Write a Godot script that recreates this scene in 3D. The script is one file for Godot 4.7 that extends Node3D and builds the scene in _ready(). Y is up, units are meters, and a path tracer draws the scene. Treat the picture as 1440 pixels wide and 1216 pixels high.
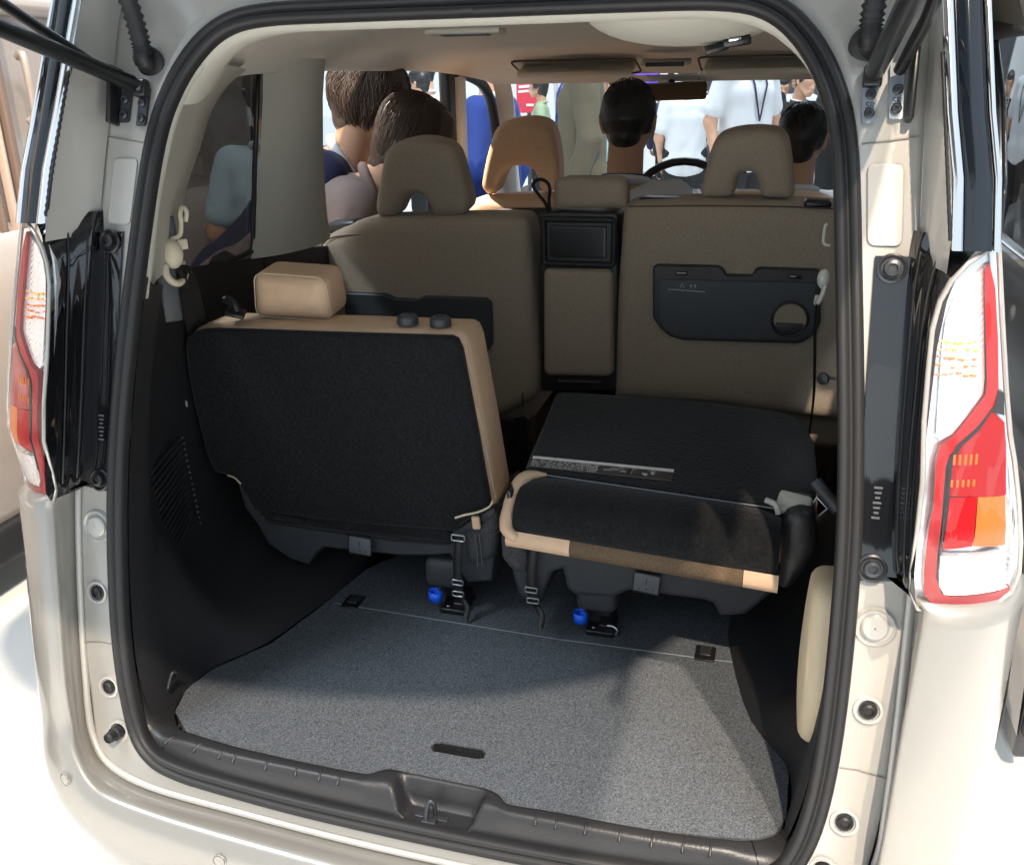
extends Node3D
# A minivan at a motor show, seen through its open tailgate. Metres, y up; the car's rear faces +z, x = 0 is its middle.

var M := {}
var used := {}


# ---------------------------------------------------------------- mesh building
class Geo:
	var v := PackedVector3Array()
	var g := PackedInt32Array()
	var grp := 0

	func nxt() -> void:
		grp += 1

	func tri(a: Vector3, b: Vector3, c: Vector3) -> void:
		v.append(a); v.append(b); v.append(c)
		g.append(grp)

	func quad(a: Vector3, b: Vector3, c: Vector3, d: Vector3) -> void:
		tri(a, b, c)
		tri(a, c, d)

	# rows of points joined into one smooth sheet
	func grid(rows: Array, around := false, ends := false) -> void:
		nxt()
		var n: int = rows.size()
		for i in (n if ends else n - 1):
			var a = rows[i]
			var b = rows[(i + 1) % n]
			var m: int = a.size()
			for j in (m if around else m - 1):
				var k := (j + 1) % m
				quad(a[j], b[j], b[k], a[k])

	# turns the faces since the mark outward
	func outward(mark: int) -> void:
		var vol := 0.0
		for i in range(mark * 3, v.size(), 3):
			vol += v[i].dot(v[i + 1].cross(v[i + 2]))
		if vol > 0.0:
			for i in range(mark * 3, v.size(), 3):
				var t := v[i]
				v[i] = v[i + 1]
				v[i + 1] = t

	func mark() -> int:
		return g.size()

	func box(xf: Transform3D, s: Vector3, r := 0.004) -> void:
		var mk := mark()
		nxt()
		var h := s / 2.0
		r = minf(r, minf(h.x, minf(h.y, h.z)) * 0.98)
		for axis in 3:
			for sgn in [-1.0, 1.0]:
				var u := (axis + 1) % 3
				var w := (axis + 2) % 3
				var pu := [-h[u], -h[u] + r * 0.42, -h[u] + r, h[u] - r, h[u] - r * 0.42, h[u]]
				var pw := [-h[w], -h[w] + r * 0.42, -h[w] + r, h[w] - r, h[w] - r * 0.42, h[w]]
				var rows := []
				for a in pu:
					var row := []
					for b in pw:
						var p := Vector3()
						p[axis] = h[axis] * sgn
						p[u] = a
						p[w] = b
						var q := p.clamp(-h + Vector3(r, r, r), h - Vector3(r, r, r))
						var d := p - q
						row.append(xf * (q + d.normalized() * r))
					rows.append(row)
				for i in 5:
					for j in 5:
						if sgn > 0:
							quad(rows[i][j], rows[i][j + 1], rows[i + 1][j + 1], rows[i + 1][j])
						else:
							quad(rows[i][j], rows[i + 1][j], rows[i + 1][j + 1], rows[i][j + 1])
		outward(mk)

	# a cushion or plate from an outline: thickness t along local z, edges rounded by r, front bulged
	func slab(pts: Array, xf: Transform3D, t: float, r: float, bulge := 0.0, segs := 4, back_bulge := 0.0) -> void:
		var mk := mark()
		nxt()
		var n := pts.size()
		var area := 0.0
		for i in n:
			area += pts[i].cross(pts[(i + 1) % n])
		var p := pts.duplicate()
		if area < 0:
			p.reverse()
		var nor := []
		var c := Vector2()
		for i in n:
			var e1: Vector2 = (p[i] - p[(i + n - 1) % n]).normalized()
			var e2: Vector2 = (p[(i + 1) % n] - p[i]).normalized()
			var m := Vector2(-e1.y, e1.x) + Vector2(-e2.y, e2.x)
			nor.append(m.normalized())
			c += p[i] / n
		var rows := []
		var ring = func(inset: float, z: float, s: float):
			var row := []
			for i in n:
				var q: Vector2 = p[i] + nor[i] * inset
				q = c + (q - c) * s
				row.append(xf * Vector3(q.x, q.y, z))
			return row
		r = minf(r, t / 2.0)
		for s in [0.001, 0.35, 0.7, 0.9]:
			rows.append(ring.call(r, -t / 2 - back_bulge * (1 - s * s), s))
		for k in segs + 1:
			var a := PI / 2 * k / segs
			rows.append(ring.call(r * (1 - sin(a)), -t / 2 + r * (1 - cos(a)), 1.0))
		for k in segs + 1:
			var a := PI / 2 * (segs - k) / segs
			rows.append(ring.call(r * (1 - sin(a)), t / 2 - r * (1 - cos(a)), 1.0))
		for s in [0.9, 0.7, 0.35, 0.001]:
			rows.append(ring.call(r, t / 2 + bulge * (1 - s * s), s))
		grid(rows, true)
		outward(mk)

	# any outline, bevelled, filled by triangulation
	func prism(pts: Array, xf: Transform3D, t: float, bev := 0.003, segs := 1) -> void:
		var mk := mark()
		var n := pts.size()
		var area := 0.0
		for i in n:
			area += pts[i].cross(pts[(i + 1) % n])
		var p := pts.duplicate()
		if area < 0:
			p.reverse()
		var nor := []
		for i in n:
			var e1: Vector2 = (p[i] - p[(i + n - 1) % n]).normalized()
			var e2: Vector2 = (p[(i + 1) % n] - p[i]).normalized()
			var m := Vector2(-e1.y, e1.x) + Vector2(-e2.y, e2.x)
			nor.append(m.normalized() / maxf(0.5, Vector2(-e1.y, e1.x).dot(m.normalized())))
		var flat := PackedVector2Array()
		var ix := PackedInt32Array()
		for attempt in 6:
			flat.clear()
			for i in n:
				flat.append(p[i] + nor[i] * bev)
			ix = Geometry2D.triangulate_polygon(flat)
			if not ix.is_empty():
				break
			bev *= 0.5
		var rows := []
		for side in [-1, 1]:
			for k in segs + 1:
				var kk: int = k if side < 0 else segs - k
				var a := PI / 2 * kk / segs
				var row := []
				for i in n:
					var q: Vector2 = p[i] + nor[i] * bev * (1 - sin(a))
					row.append(xf * Vector3(q.x, q.y, side * (t / 2 - bev * (1 - cos(a)))))
				rows.append(row)
		grid(rows, true)
		for side in [-1.0, 1.0]:
			nxt()
			for i in range(0, ix.size(), 3):
				var a := xf * Vector3(flat[ix[i]].x, flat[ix[i]].y, side * t / 2)
				var b := xf * Vector3(flat[ix[i + 1]].x, flat[ix[i + 1]].y, side * t / 2)
				var d := xf * Vector3(flat[ix[i + 2]].x, flat[ix[i + 2]].y, side * t / 2)
				# side walls run p[i] -> p[i+1] with the back row first
				var up := (flat[ix[i + 1]] - flat[ix[i]]).cross(flat[ix[i + 2]] - flat[ix[i]]) > 0
				if up == (side > 0):
					tri(a, b, d)
				else:
					tri(a, d, b)
		# walls above are wound one way, caps the other: settle both by volume
		var walls := (rows.size() - 1) * n * 2
		_settle(mk, walls)

	func _settle(mk: int, walls: int) -> void:
		var c := Vector3()
		var cnt := 0
		for i in range(mk * 3, v.size()):
			c += v[i]
			cnt += 1
		c /= maxi(cnt, 1)
		for part in [[mk, mk + walls], [mk + walls, mark()]]:
			var vol := 0.0
			for i in range(part[0] * 3, part[1] * 3, 3):
				vol += (v[i] - c).dot((v[i + 1] - c).cross(v[i + 2] - c))
			if vol > 0:
				for i in range(part[0] * 3, part[1] * 3, 3):
					var t := v[i]
					v[i] = v[i + 1]
					v[i + 1] = t

	# a round bar along a path; rad is a number or one radius per point
	func tube(path: Array, rad, sides := 10, closed := false, caps := true, squash := 1.0) -> void:
		var mk := mark()
		var n := path.size()
		var rows := []
		var up := Vector3.UP
		var t0: Vector3 = (path[1] - path[0]).normalized()
		if absf(t0.dot(up)) > 0.9:
			up = Vector3.RIGHT
		for i in n:
			var a: Vector3 = path[(i + n - 1) % n] if closed or i > 0 else path[i]
			var b: Vector3 = path[(i + 1) % n] if closed or i < n - 1 else path[i]
			var t := (b - a).normalized()
			var s := t.cross(up).normalized()
			up = s.cross(t).normalized()
			var r: float = rad if rad is float or rad is int else rad[i]
			var row := []
			for k in sides:
				var th := TAU * k / sides
				row.append(path[i] + s * cos(th) * r + up * sin(th) * r * squash)
			rows.append(row)
		grid(rows, true, closed)
		if caps and not closed:
			for e in [0, n - 1]:
				nxt()
				for k in sides:
					if e == 0:
						tri(path[0], rows[0][k], rows[0][(k + 1) % sides])
					else:
						tri(path[e], rows[e][(k + 1) % sides], rows[e][k])
		outward(mk)

	# a profile (side, out) carried along a path; out is a fixed or per-point direction
	func sweep(path: Array, prof: Array, out, closed := false) -> void:
		var n := path.size()
		var rows := []
		for i in n:
			var a: Vector3 = path[(i + n - 1) % n] if closed or i > 0 else path[i]
			var b: Vector3 = path[(i + 1) % n] if closed or i < n - 1 else path[i]
			var t := (b - a).normalized()
			var o: Vector3 = out if out is Vector3 else out[i]
			var s := o.cross(t).normalized()
			o = t.cross(s).normalized()
			var row := []
			for q in prof:
				row.append(path[i] + s * q.x + o * q.y)
			rows.append(row)
		grid(rows, false, closed)

	func lathe(prof: Array, xf: Transform3D, n := 20) -> void:
		var mk := mark()
		var rows := []
		for q in prof:
			var row := []
			for k in n:
				var th := TAU * k / n
				row.append(xf * Vector3(q.x * cos(th), q.x * sin(th), q.y))
			rows.append(row)
		for i in rows.size() - 1:
			grid([rows[i], rows[i + 1]], true)
		outward(mk)

	func ball(c: Vector3, r: Vector3, n := 14, b := Basis()) -> void:
		var mk := mark()
		var rows := []
		for i in n + 1:
			var ph := PI * i / n
			var row := []
			for k in n * 2:
				var th := PI * k / n
				row.append(c + b * (r * Vector3(sin(ph) * cos(th), cos(ph), sin(ph) * sin(th))))
			rows.append(row)
		grid(rows, true)
		outward(mk)

	func append(o: Geo, xf := Transform3D()) -> void:
		var base := grp + 1
		for p in o.v:
			v.append(xf * p)
		for k in o.g:
			g.append(k + base)
		grp = base + o.grp


func numbered(called: String, under: Node) -> String:
	var key := "%d/%s" % [under.get_instance_id(), called]
	var n: int = used.get(key, 0)
	used[key] = n + 1
	return called if n == 0 else "%s_%03d" % [called, n]


func obj(called: String, g: Geo, m: Material, parent: Node = self, at := Transform3D()) -> MeshInstance3D:
	var st := SurfaceTool.new()
	st.begin(Mesh.PRIMITIVE_TRIANGLES)
	for i in g.g.size():
		st.set_smooth_group(g.g[i])
		st.add_vertex(g.v[i * 3])
		st.add_vertex(g.v[i * 3 + 1])
		st.add_vertex(g.v[i * 3 + 2])
	st.generate_normals()
	var o := MeshInstance3D.new()
	o.mesh = st.commit()
	o.set_surface_override_material(0, m)
	o.name = numbered(called, parent)
	parent.add_child(o, true)
	o.transform = at
	return o


func node(called: String, parent: Node = self, at := Vector3()) -> Node3D:
	var o := Node3D.new()
	o.name = numbered(called, parent)
	parent.add_child(o, true)
	o.position = at
	return o


func tag(o: Node, label: String, category := "", group := "", kind := "") -> void:
	for q in [["label", label], ["category", category], ["group", group], ["kind", kind]]:
		if q[1]:
			o.set_meta(q[0], q[1])


# ---------------------------------------------------------------- curves
func crv(p: Array, per := 4, closed := false) -> Array:
	var n := p.size()
	var out := []
	for i in (n if closed else n - 1):
		var a = p[(i + n - 1) % n] if closed or i > 0 else p[0]
		var b = p[i]
		var c = p[(i + 1) % n]
		var d = p[(i + 2) % n] if closed or i < n - 2 else p[n - 1]
		for k in per:
			out.append(b.cubic_interpolate(c, a, d, float(k) / per))
	if not closed:
		out.append(p[n - 1])
	return out


# corners of an outline rounded
func rnd(p: Array, r: float, segs := 4) -> Array:
	var n := p.size()
	var out := []
	for i in n:
		var b: Vector2 = p[i]
		var a: Vector2 = p[(i + n - 1) % n]
		var c: Vector2 = p[(i + 1) % n]
		var ra := minf(r, a.distance_to(b) * 0.45)
		var rc := minf(r, c.distance_to(b) * 0.45)
		var s := b + (a - b).normalized() * ra
		var e := b + (c - b).normalized() * rc
		for k in segs + 1:
			var t := float(k) / segs
			out.append(s.lerp(b, t).lerp(b.lerp(e, t), t))
	return out


# more points along the straight runs of an outline
func fill(p: Array, step: float, closed := true) -> Array:
	var out := []
	var n := p.size()
	for i in (n if closed else n - 1):
		var a = p[i]
		var b = p[(i + 1) % n]
		var k := maxi(1, ceili(a.distance_to(b) / step))
		for j in k:
			out.append(a.lerp(b, float(j) / k))
	if not closed:
		out.append(p[n - 1])
	return out


func mir(p: Array) -> Array:
	var out := []
	for q in p:
		var w = q
		w.x = -w.x
		out.append(w)
	return out


func rect(w: float, h: float) -> Array:
	return [Vector2(-w / 2, -h / 2), Vector2(w / 2, -h / 2), Vector2(w / 2, h / 2), Vector2(-w / 2, h / 2)]


func xf(at: Vector3, x := 0.0, y := 0.0, z := 0.0) -> Transform3D:
	return Transform3D(Basis.from_euler(Vector3(deg_to_rad(x), deg_to_rad(y), deg_to_rad(z))), at)


# a frame whose local z looks along n and whose y is as upright as can be
func facing(at: Vector3, n: Vector3, up := Vector3.UP) -> Transform3D:
	var z := n.normalized()
	var x := up.cross(z).normalized()
	return Transform3D(Basis(x, z.cross(x), z), at)


# the car's rear face: how far back it lies at a height, and the tail lamps' lens over it
func zb(y: float) -> float:
	var d := y - 0.6
	return 0.03 - 0.174 * d - 0.111 * d * d if d > 0 else 0.03 - 0.174 * d + 1.6 * d * d


func zl(x: float, y: float) -> float:
	return zb(y) + 0.085 - 0.036 * clampf((1.02 - y) / 0.1, 0.0, 1.0) - 4.5 * maxf(absf(x) - 0.605, 0.0) ** 2


func on_rear(x: float, y: float, off := 0.0) -> Vector3:
	return Vector3(x, y, zb(y) + off)


# a plate that follows the rear face (lens = false) or the lamp lens
func rear_plate(g: Geo, pts: Array, lens: bool, off: float, thick: float, sub := 2) -> void:
	var mk := g.mark()
	var p := pts.duplicate()
	var area := 0.0
	for i in p.size():
		area += p[i].cross(p[(i + 1) % p.size()])
	if area < 0:
		p.reverse()
	p = fill(p, 0.03)
	var ix := Geometry2D.triangulate_polygon(PackedVector2Array(p))
	var tris := []
	for i in range(0, ix.size(), 3):
		tris.append([p[ix[i]], p[ix[i + 1]], p[ix[i + 2]]])
	for s in sub:
		var more := []
		for t in tris:
			var a: Vector2 = (t[0] + t[1]) / 2
			var b: Vector2 = (t[1] + t[2]) / 2
			var c: Vector2 = (t[2] + t[0]) / 2
			more.append_array([[t[0], a, c], [a, t[1], b], [c, b, t[2]], [a, b, c]])
		tris = more
	for face in [off, off - thick]:
		g.nxt()
		for t in tris:
			var q := []
			for w in t:
				q.append(Vector3(w.x, w.y, (zl(w.x, w.y) if lens else zb(w.y)) + face))
			var up: bool = (t[1] - t[0]).cross(t[2] - t[0]) > 0
			if up == (face == off):
				g.tri(q[0], q[2], q[1])
			else:
				g.tri(q[0], q[1], q[2])
	g.nxt()
	var n := p.size()
	for i in n:
		var a: Vector2 = p[i]
		var b: Vector2 = p[(i + 1) % n]
		var za := (zl(a.x, a.y) if lens else zb(a.y))
		var zc := (zl(b.x, b.y) if lens else zb(b.y))
		g.quad(Vector3(a.x, a.y, za + off), Vector3(b.x, b.y, zc + off), Vector3(b.x, b.y, zc + off - thick), Vector3(a.x, a.y, za + off - thick))
	var _m := mk


# ---------------------------------------------------------------- materials
func lin(c: Color) -> Color:
	return c.linear_to_srgb()


func mat(called: String, c: Color, rough := 0.6, metal := 0.0, spec := 0.5) -> StandardMaterial3D:
	var m := StandardMaterial3D.new()
	m.resource_name = called
	var a := c.a
	m.albedo_color = lin(c)
	m.albedo_color.a = a
	m.roughness = rough
	m.metallic = metal
	m.metallic_specular = spec
	M[called] = m
	return m


func speckle(size: int, sd: int, lo: Color, hi: Color, soft := 1, power := 1.0) -> ImageTexture:
	var rng := RandomNumberGenerator.new()
	rng.seed = sd
	var a := PackedFloat32Array()
	a.resize(size * size)
	for i in size * size:
		a[i] = rng.randf()
	for s in soft:
		var b := a.duplicate()
		for y in size:
			for x in size:
				var k := y * size + x
				b[k] = 0.4 * a[k] + 0.15 * (a[y * size + (x + 1) % size] + a[y * size + (x + size - 1) % size] + a[((y + 1) % size) * size + x] + a[((y + size - 1) % size) * size + x])
		a = b
	var im := Image.create(size, size, false, Image.FORMAT_RGB8)
	for y in size:
		for x in size:
			var t := clampf((a[y * size + x] - 0.5) * (1.0 + soft * 0.9) + 0.5, 0, 1) ** power
			im.set_pixel(x, y, lin(lo.lerp(hi, t)))
	return ImageTexture.create_from_image(im)


func noise_tex(freq: float, sd: int, lo: Color, hi: Color, size := 256, oct := 4) -> ImageTexture:
	var f := FastNoiseLite.new()
	f.seed = sd
	f.frequency = freq
	f.fractal_octaves = oct
	f.noise_type = FastNoiseLite.TYPE_SIMPLEX_SMOOTH
	var src := f.get_seamless_image(size, size, false, false, 0.2, true)
	var im := Image.create(size, size, false, Image.FORMAT_RGB8)
	for y in size:
		for x in size:
			im.set_pixel(x, y, lin(lo.lerp(hi, src.get_pixel(x, y).r)))
	return ImageTexture.create_from_image(im)


func tri_map(m: StandardMaterial3D, t: Texture2D, per_metre: float) -> void:
	m.albedo_texture = t
	m.albedo_color = Color(1, 1, 1, m.albedo_color.a)
	m.uv1_triplanar = true
	m.uv1_world_triplanar = true
	m.uv1_scale = Vector3.ONE * per_metre


func bump(m: StandardMaterial3D, t: Texture2D, cm: float) -> void:
	m.heightmap_enabled = true
	m.heightmap_texture = t
	m.heightmap_scale = cm


func materials() -> void:
	var grain := speckle(256, 5, Color(0, 0, 0), Color(1, 1, 1), 2)
	var weave := Image.create(64, 64, false, Image.FORMAT_RGB8)
	for y in 64:
		for x in 64:
			var h := 0.5 + 0.25 * sin(x * TAU / 8.0) * cos((y + (4 if (x / 8) % 2 else 0)) * TAU / 8.0) + 0.2 * sin((x + y) * TAU / 8.0)
			weave.set_pixel(x, y, Color(h, h, h))
	var weave_t := ImageTexture.create_from_image(weave)

	var paint := mat("paint", Color(0.60, 0.55, 0.475), 0.36, 0.35)
	paint.clearcoat_enabled = true
	paint.clearcoat = 1.0
	paint.clearcoat_roughness = 0.06
	tri_map(paint, speckle(256, 9, Color(0.265, 0.255, 0.232), Color(0.292, 0.281, 0.257), 1), 22.0)
	var inner := mat("jamb_paint", Color(0.62, 0.60, 0.55), 0.34, 0.1)
	inner.clearcoat_enabled = true
	inner.clearcoat = 0.8
	inner.clearcoat_roughness = 0.1
	tri_map(inner, speckle(256, 19, Color(0.405, 0.395, 0.368), Color(0.435, 0.425, 0.396), 1), 22.0)
	mat("sealant_line", Color(0.2, 0.19, 0.17), 0.7)

	var carpet := mat("carpet", Color(0.1, 0.1, 0.1), 0.95, 0.0, 0.25)
	var ct := speckle(512, 11, Color(0.042, 0.048, 0.055), Color(0.138, 0.151, 0.168), 1, 1.15)
	tri_map(carpet, ct, 2.5)
	bump(carpet, ct, 0.18)
	var felt := mat("felt", Color(0.012, 0.0125, 0.014), 0.95, 0.0, 0.25)
	tri_map(felt, speckle(256, 12, Color(0.004, 0.0044, 0.005), Color(0.0135, 0.0142, 0.0155), 1), 2.6)
	bump(felt, grain, 0.12)
	felt.rim_enabled = true
	felt.rim = 0.25
	var tan_m := mat("tan_leather", Color(0.52, 0.36, 0.22), 0.55, 0.0, 0.4)
	tri_map(tan_m, noise_tex(0.05, 13, Color(0.55, 0.375, 0.245), Color(0.61, 0.425, 0.285)), 2.5)
	bump(tan_m, grain, 0.04)
	var tan_trim := mat("tan_trim", Color(0.55, 0.46, 0.32), 0.6, 0.0, 0.4)
	bump(tan_trim, grain, 0.02)
	tan_trim.uv1_triplanar = true
	tan_trim.uv1_scale = Vector3.ONE * 4
	var cloth := mat("brown_cloth", Color(0.15, 0.115, 0.08), 0.9, 0.0, 0.25)
	tri_map(cloth, speckle(256, 14, Color(0.265, 0.215, 0.16), Color(0.375, 0.312, 0.242), 1), 5.0)
	bump(cloth, grain, 0.05)
	cloth.rim_enabled = true
	cloth.rim = 0.2
	var mesh_m := mat("brown_mesh", Color(0.13, 0.085, 0.05), 0.85, 0.0, 0.3)
	tri_map(mesh_m, speckle(256, 15, Color(0.05, 0.035, 0.02), Color(0.17, 0.118, 0.078), 0), 5.0)
	var head := mat("headliner", Color(0.40, 0.345, 0.275), 0.95, 0.0, 0.2)
	tri_map(head, noise_tex(0.2, 16, Color(0.64, 0.60, 0.53), Color(0.69, 0.65, 0.58)), 3.0)
	bump(head, grain, 0.03)
	var pillar := mat("pillar_trim", Color(0.44, 0.425, 0.37), 0.75, 0.0, 0.35)
	pillar.uv1_triplanar = true
	pillar.uv1_scale = Vector3.ONE * 4
	bump(pillar, grain, 0.02)
	mat("cream_white", Color(0.68, 0.68, 0.62), 0.45)
	mat("carpet_seam", Color(0.24, 0.26, 0.29), 0.8)
	mat("cream", Color(0.62, 0.555, 0.42), 0.5, 0.0, 0.45)
	var blk := mat("black_trim", Color(0.0165, 0.0165, 0.0178), 0.55, 0.0, 0.45)
	blk.uv1_triplanar = true
	blk.uv1_scale = Vector3.ONE * 4
	bump(blk, grain, 0.05)
	var sill := mat("sill_plastic", Color(0.02, 0.02, 0.0215), 0.42, 0.0, 0.5)
	sill.uv1_triplanar = true
	sill.uv1_scale = Vector3.ONE * 5
	bump(sill, grain, 0.03)
	var base := mat("seat_base", Color(0.036, 0.038, 0.042), 0.6, 0.0, 0.45)
	base.uv1_triplanar = true
	base.uv1_scale = Vector3.ONE * 5
	bump(base, grain, 0.04)
	mat("plate_plastic", Color(0.085, 0.093, 0.105), 0.5)
	mat("black_gloss", Color(0.006, 0.006, 0.007), 0.04, 0.0, 0.95)
	mat("black_smooth", Color(0.011, 0.011, 0.012), 0.28, 0.0, 0.5)
	mat("table_plastic", Color(0.038, 0.042, 0.047), 0.45)
	mat("rubber", Color(0.018, 0.018, 0.019), 0.5, 0.0, 0.45)
	mat("webbing", Color(0.012, 0.0115, 0.011), 0.8, 0.0, 0.35)
	mat("strap", Color(0.012, 0.012, 0.012), 0.45, 0.0, 0.5)
	mat("steel", Color(0.55, 0.55, 0.56), 0.3, 1.0)
	mat("dark_steel", Color(0.06, 0.063, 0.07), 0.35, 0.6)
	mat("bracket_grey", Color(0.28, 0.32, 0.36), 0.4, 0.3)
	mat("chrome", Color(0.85, 0.85, 0.85), 0.08, 1.0)
	mat("reflector", Color(0.9, 0.9, 0.92), 0.18, 0.85)
	mat("steel_dark_mix", Color(0.30, 0.30, 0.31), 0.3, 0.9)
	mat("seam_brown", Color(0.07, 0.052, 0.036), 0.9)
	var cc := mat("corner_cloth", Color(0.05, 0.05, 0.052), 0.9, 0.0, 0.3)
	tri_map(cc, speckle(256, 25, Color(0.03, 0.03, 0.032), Color(0.075, 0.075, 0.078), 1), 3.0)
	mat("band_brown", Color(0.20, 0.14, 0.11), 0.6)
	mat("skin_beige", Color(0.55, 0.42, 0.34), 0.6)
	mat("wood_board", Color(0.80, 0.79, 0.77), 0.5)
	mat("dark_board", Color(0.05, 0.05, 0.055), 0.6)
	mat("blue_plastic", Color(0.012, 0.14, 0.95), 0.4)
	var lw := mat("lamp_white", Color(0.88, 0.88, 0.89), 0.16, 0.7)
	lw.uv1_triplanar = true
	lw.uv1_scale = Vector3.ONE * 16
	bump(lw, weave_t, 0.12)
	mat("cover_edge", Color(0.42, 0.40, 0.37), 0.1, 0.5)
	mat("red_lens", Color(0.24, 0.002, 0.004), 0.2, 0.0, 0.3)
	mat("red_guide", Color(0.29, 0.004, 0.007), 0.25, 0.0, 0.3)
	mat("amber_lens", Color(0.48, 0.10, 0.008), 0.3)
	mat("orange_bulb", Color(0.75, 0.16, 0.01), 0.2)
	mat("yellow_bulb", Color(0.85, 0.45, 0.06), 0.2)
	var clear := mat("clear_cover", Color(0.9, 0.9, 0.9, 0.015), 0.03, 0.0, 0.3)
	clear.transparency = BaseMaterial3D.TRANSPARENCY_ALPHA
	var tint := mat("tinted_glass", Color(0.012, 0.014, 0.014, 0.72), 0.02, 0.0, 0.5)
	tint.transparency = BaseMaterial3D.TRANSPARENCY_ALPHA
	var pane := mat("window_glass", Color(0.8, 0.85, 0.84, 0.08), 0.02, 0.0, 0.5)
	pane.transparency = BaseMaterial3D.TRANSPARENCY_ALPHA
	mat("dark_glass", Color(0.004, 0.006, 0.010), 0.04, 0.0, 0.6)
	mat("tyre", Color(0.012, 0.012, 0.012), 0.85)
	mat("cabin_carpet", Color(0.035, 0.022, 0.014), 0.95)
	mat("white_floor", Color(0.82, 0.82, 0.80), 0.35, 0.0, 0.4)
	mat("white_board", Color(0.80, 0.80, 0.79), 0.6)
	mat("printed_label", Color(0.5, 0.5, 0.5), 0.28, 0.0, 0.8)
	mat("print_white", Color(0.5, 0.52, 0.53), 0.6)
	mat("print_dark", Color(0.04, 0.045, 0.05), 0.6)
	var beige := mat("champagne_paint", Color(0.42, 0.355, 0.305), 0.35, 0.2)
	beige.clearcoat_enabled = true
	beige.clearcoat_roughness = 0.08
	var navy := mat("navy_paint", Color(0.012, 0.016, 0.03), 0.25, 0.2)
	navy.clearcoat_enabled = true
	navy.clearcoat_roughness = 0.04
	mat("red_sign", Color(0.62, 0.03, 0.06), 0.5)
	var scr := mat("screen_glow", Color(0.10, 0.05, 0.35), 0.3)
	scr.emission_enabled = true
	scr.emission = Color(0.35, 0.22, 0.95)
	scr.emission_energy_multiplier = 0.8
	var pg := mat("added_panel_glow", Color(1, 1, 1), 0.3)  # glow of the overhead panels added for highlights
	pg.emission_enabled = true
	pg.emission = Color(0.95, 0.98, 1.0)
	pg.emission_energy_multiplier = 2.5
	var bulb := mat("lamp_glow", Color(1, 1, 1), 0.3)
	bulb.emission_enabled = true
	bulb.emission = Color(1.0, 0.97, 0.92)
	bulb.emission_energy_multiplier = 4.0


# ---------------------------------------------------------------- the minivan's body
const SEAL := [Vector2(0, .478), Vector2(.2, .480), Vector2(.36, .487), Vector2(.43, .493), Vector2(.475, .505), Vector2(.507, .535), Vector2(.527, .6), Vector2(.537, .72), Vector2(.537, .9), Vector2(.529, 1.05), Vector2(.504, 1.29), Vector2(.486, 1.43), Vector2(.463, 1.50), Vector2(.428, 1.553), Vector2(.383, 1.587), Vector2(.32, 1.600), Vector2(.2, 1.602), Vector2(0, 1.602)]
const JAMB := [Vector2(0, .449), Vector2(.2, .452), Vector2(.36, .457), Vector2(.474, .463), Vector2(.557, .482), Vector2(.593, .516), Vector2(.610, .617), Vector2(.611, .75), Vector2(.609, .91), Vector2(.596, 1.05), Vector2(.584, 1.29), Vector2(.576, 1.45), Vector2(.574, 1.54), Vector2(.57, 1.62), Vector2(.53, 1.69), Vector2(.45, 1.71), Vector2(.25, 1.715), Vector2(0, 1.715)]


func whole(half: Array) -> Array:
	var l := mir(half)
	l.reverse()
	l.pop_back()
	return l + half


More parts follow.
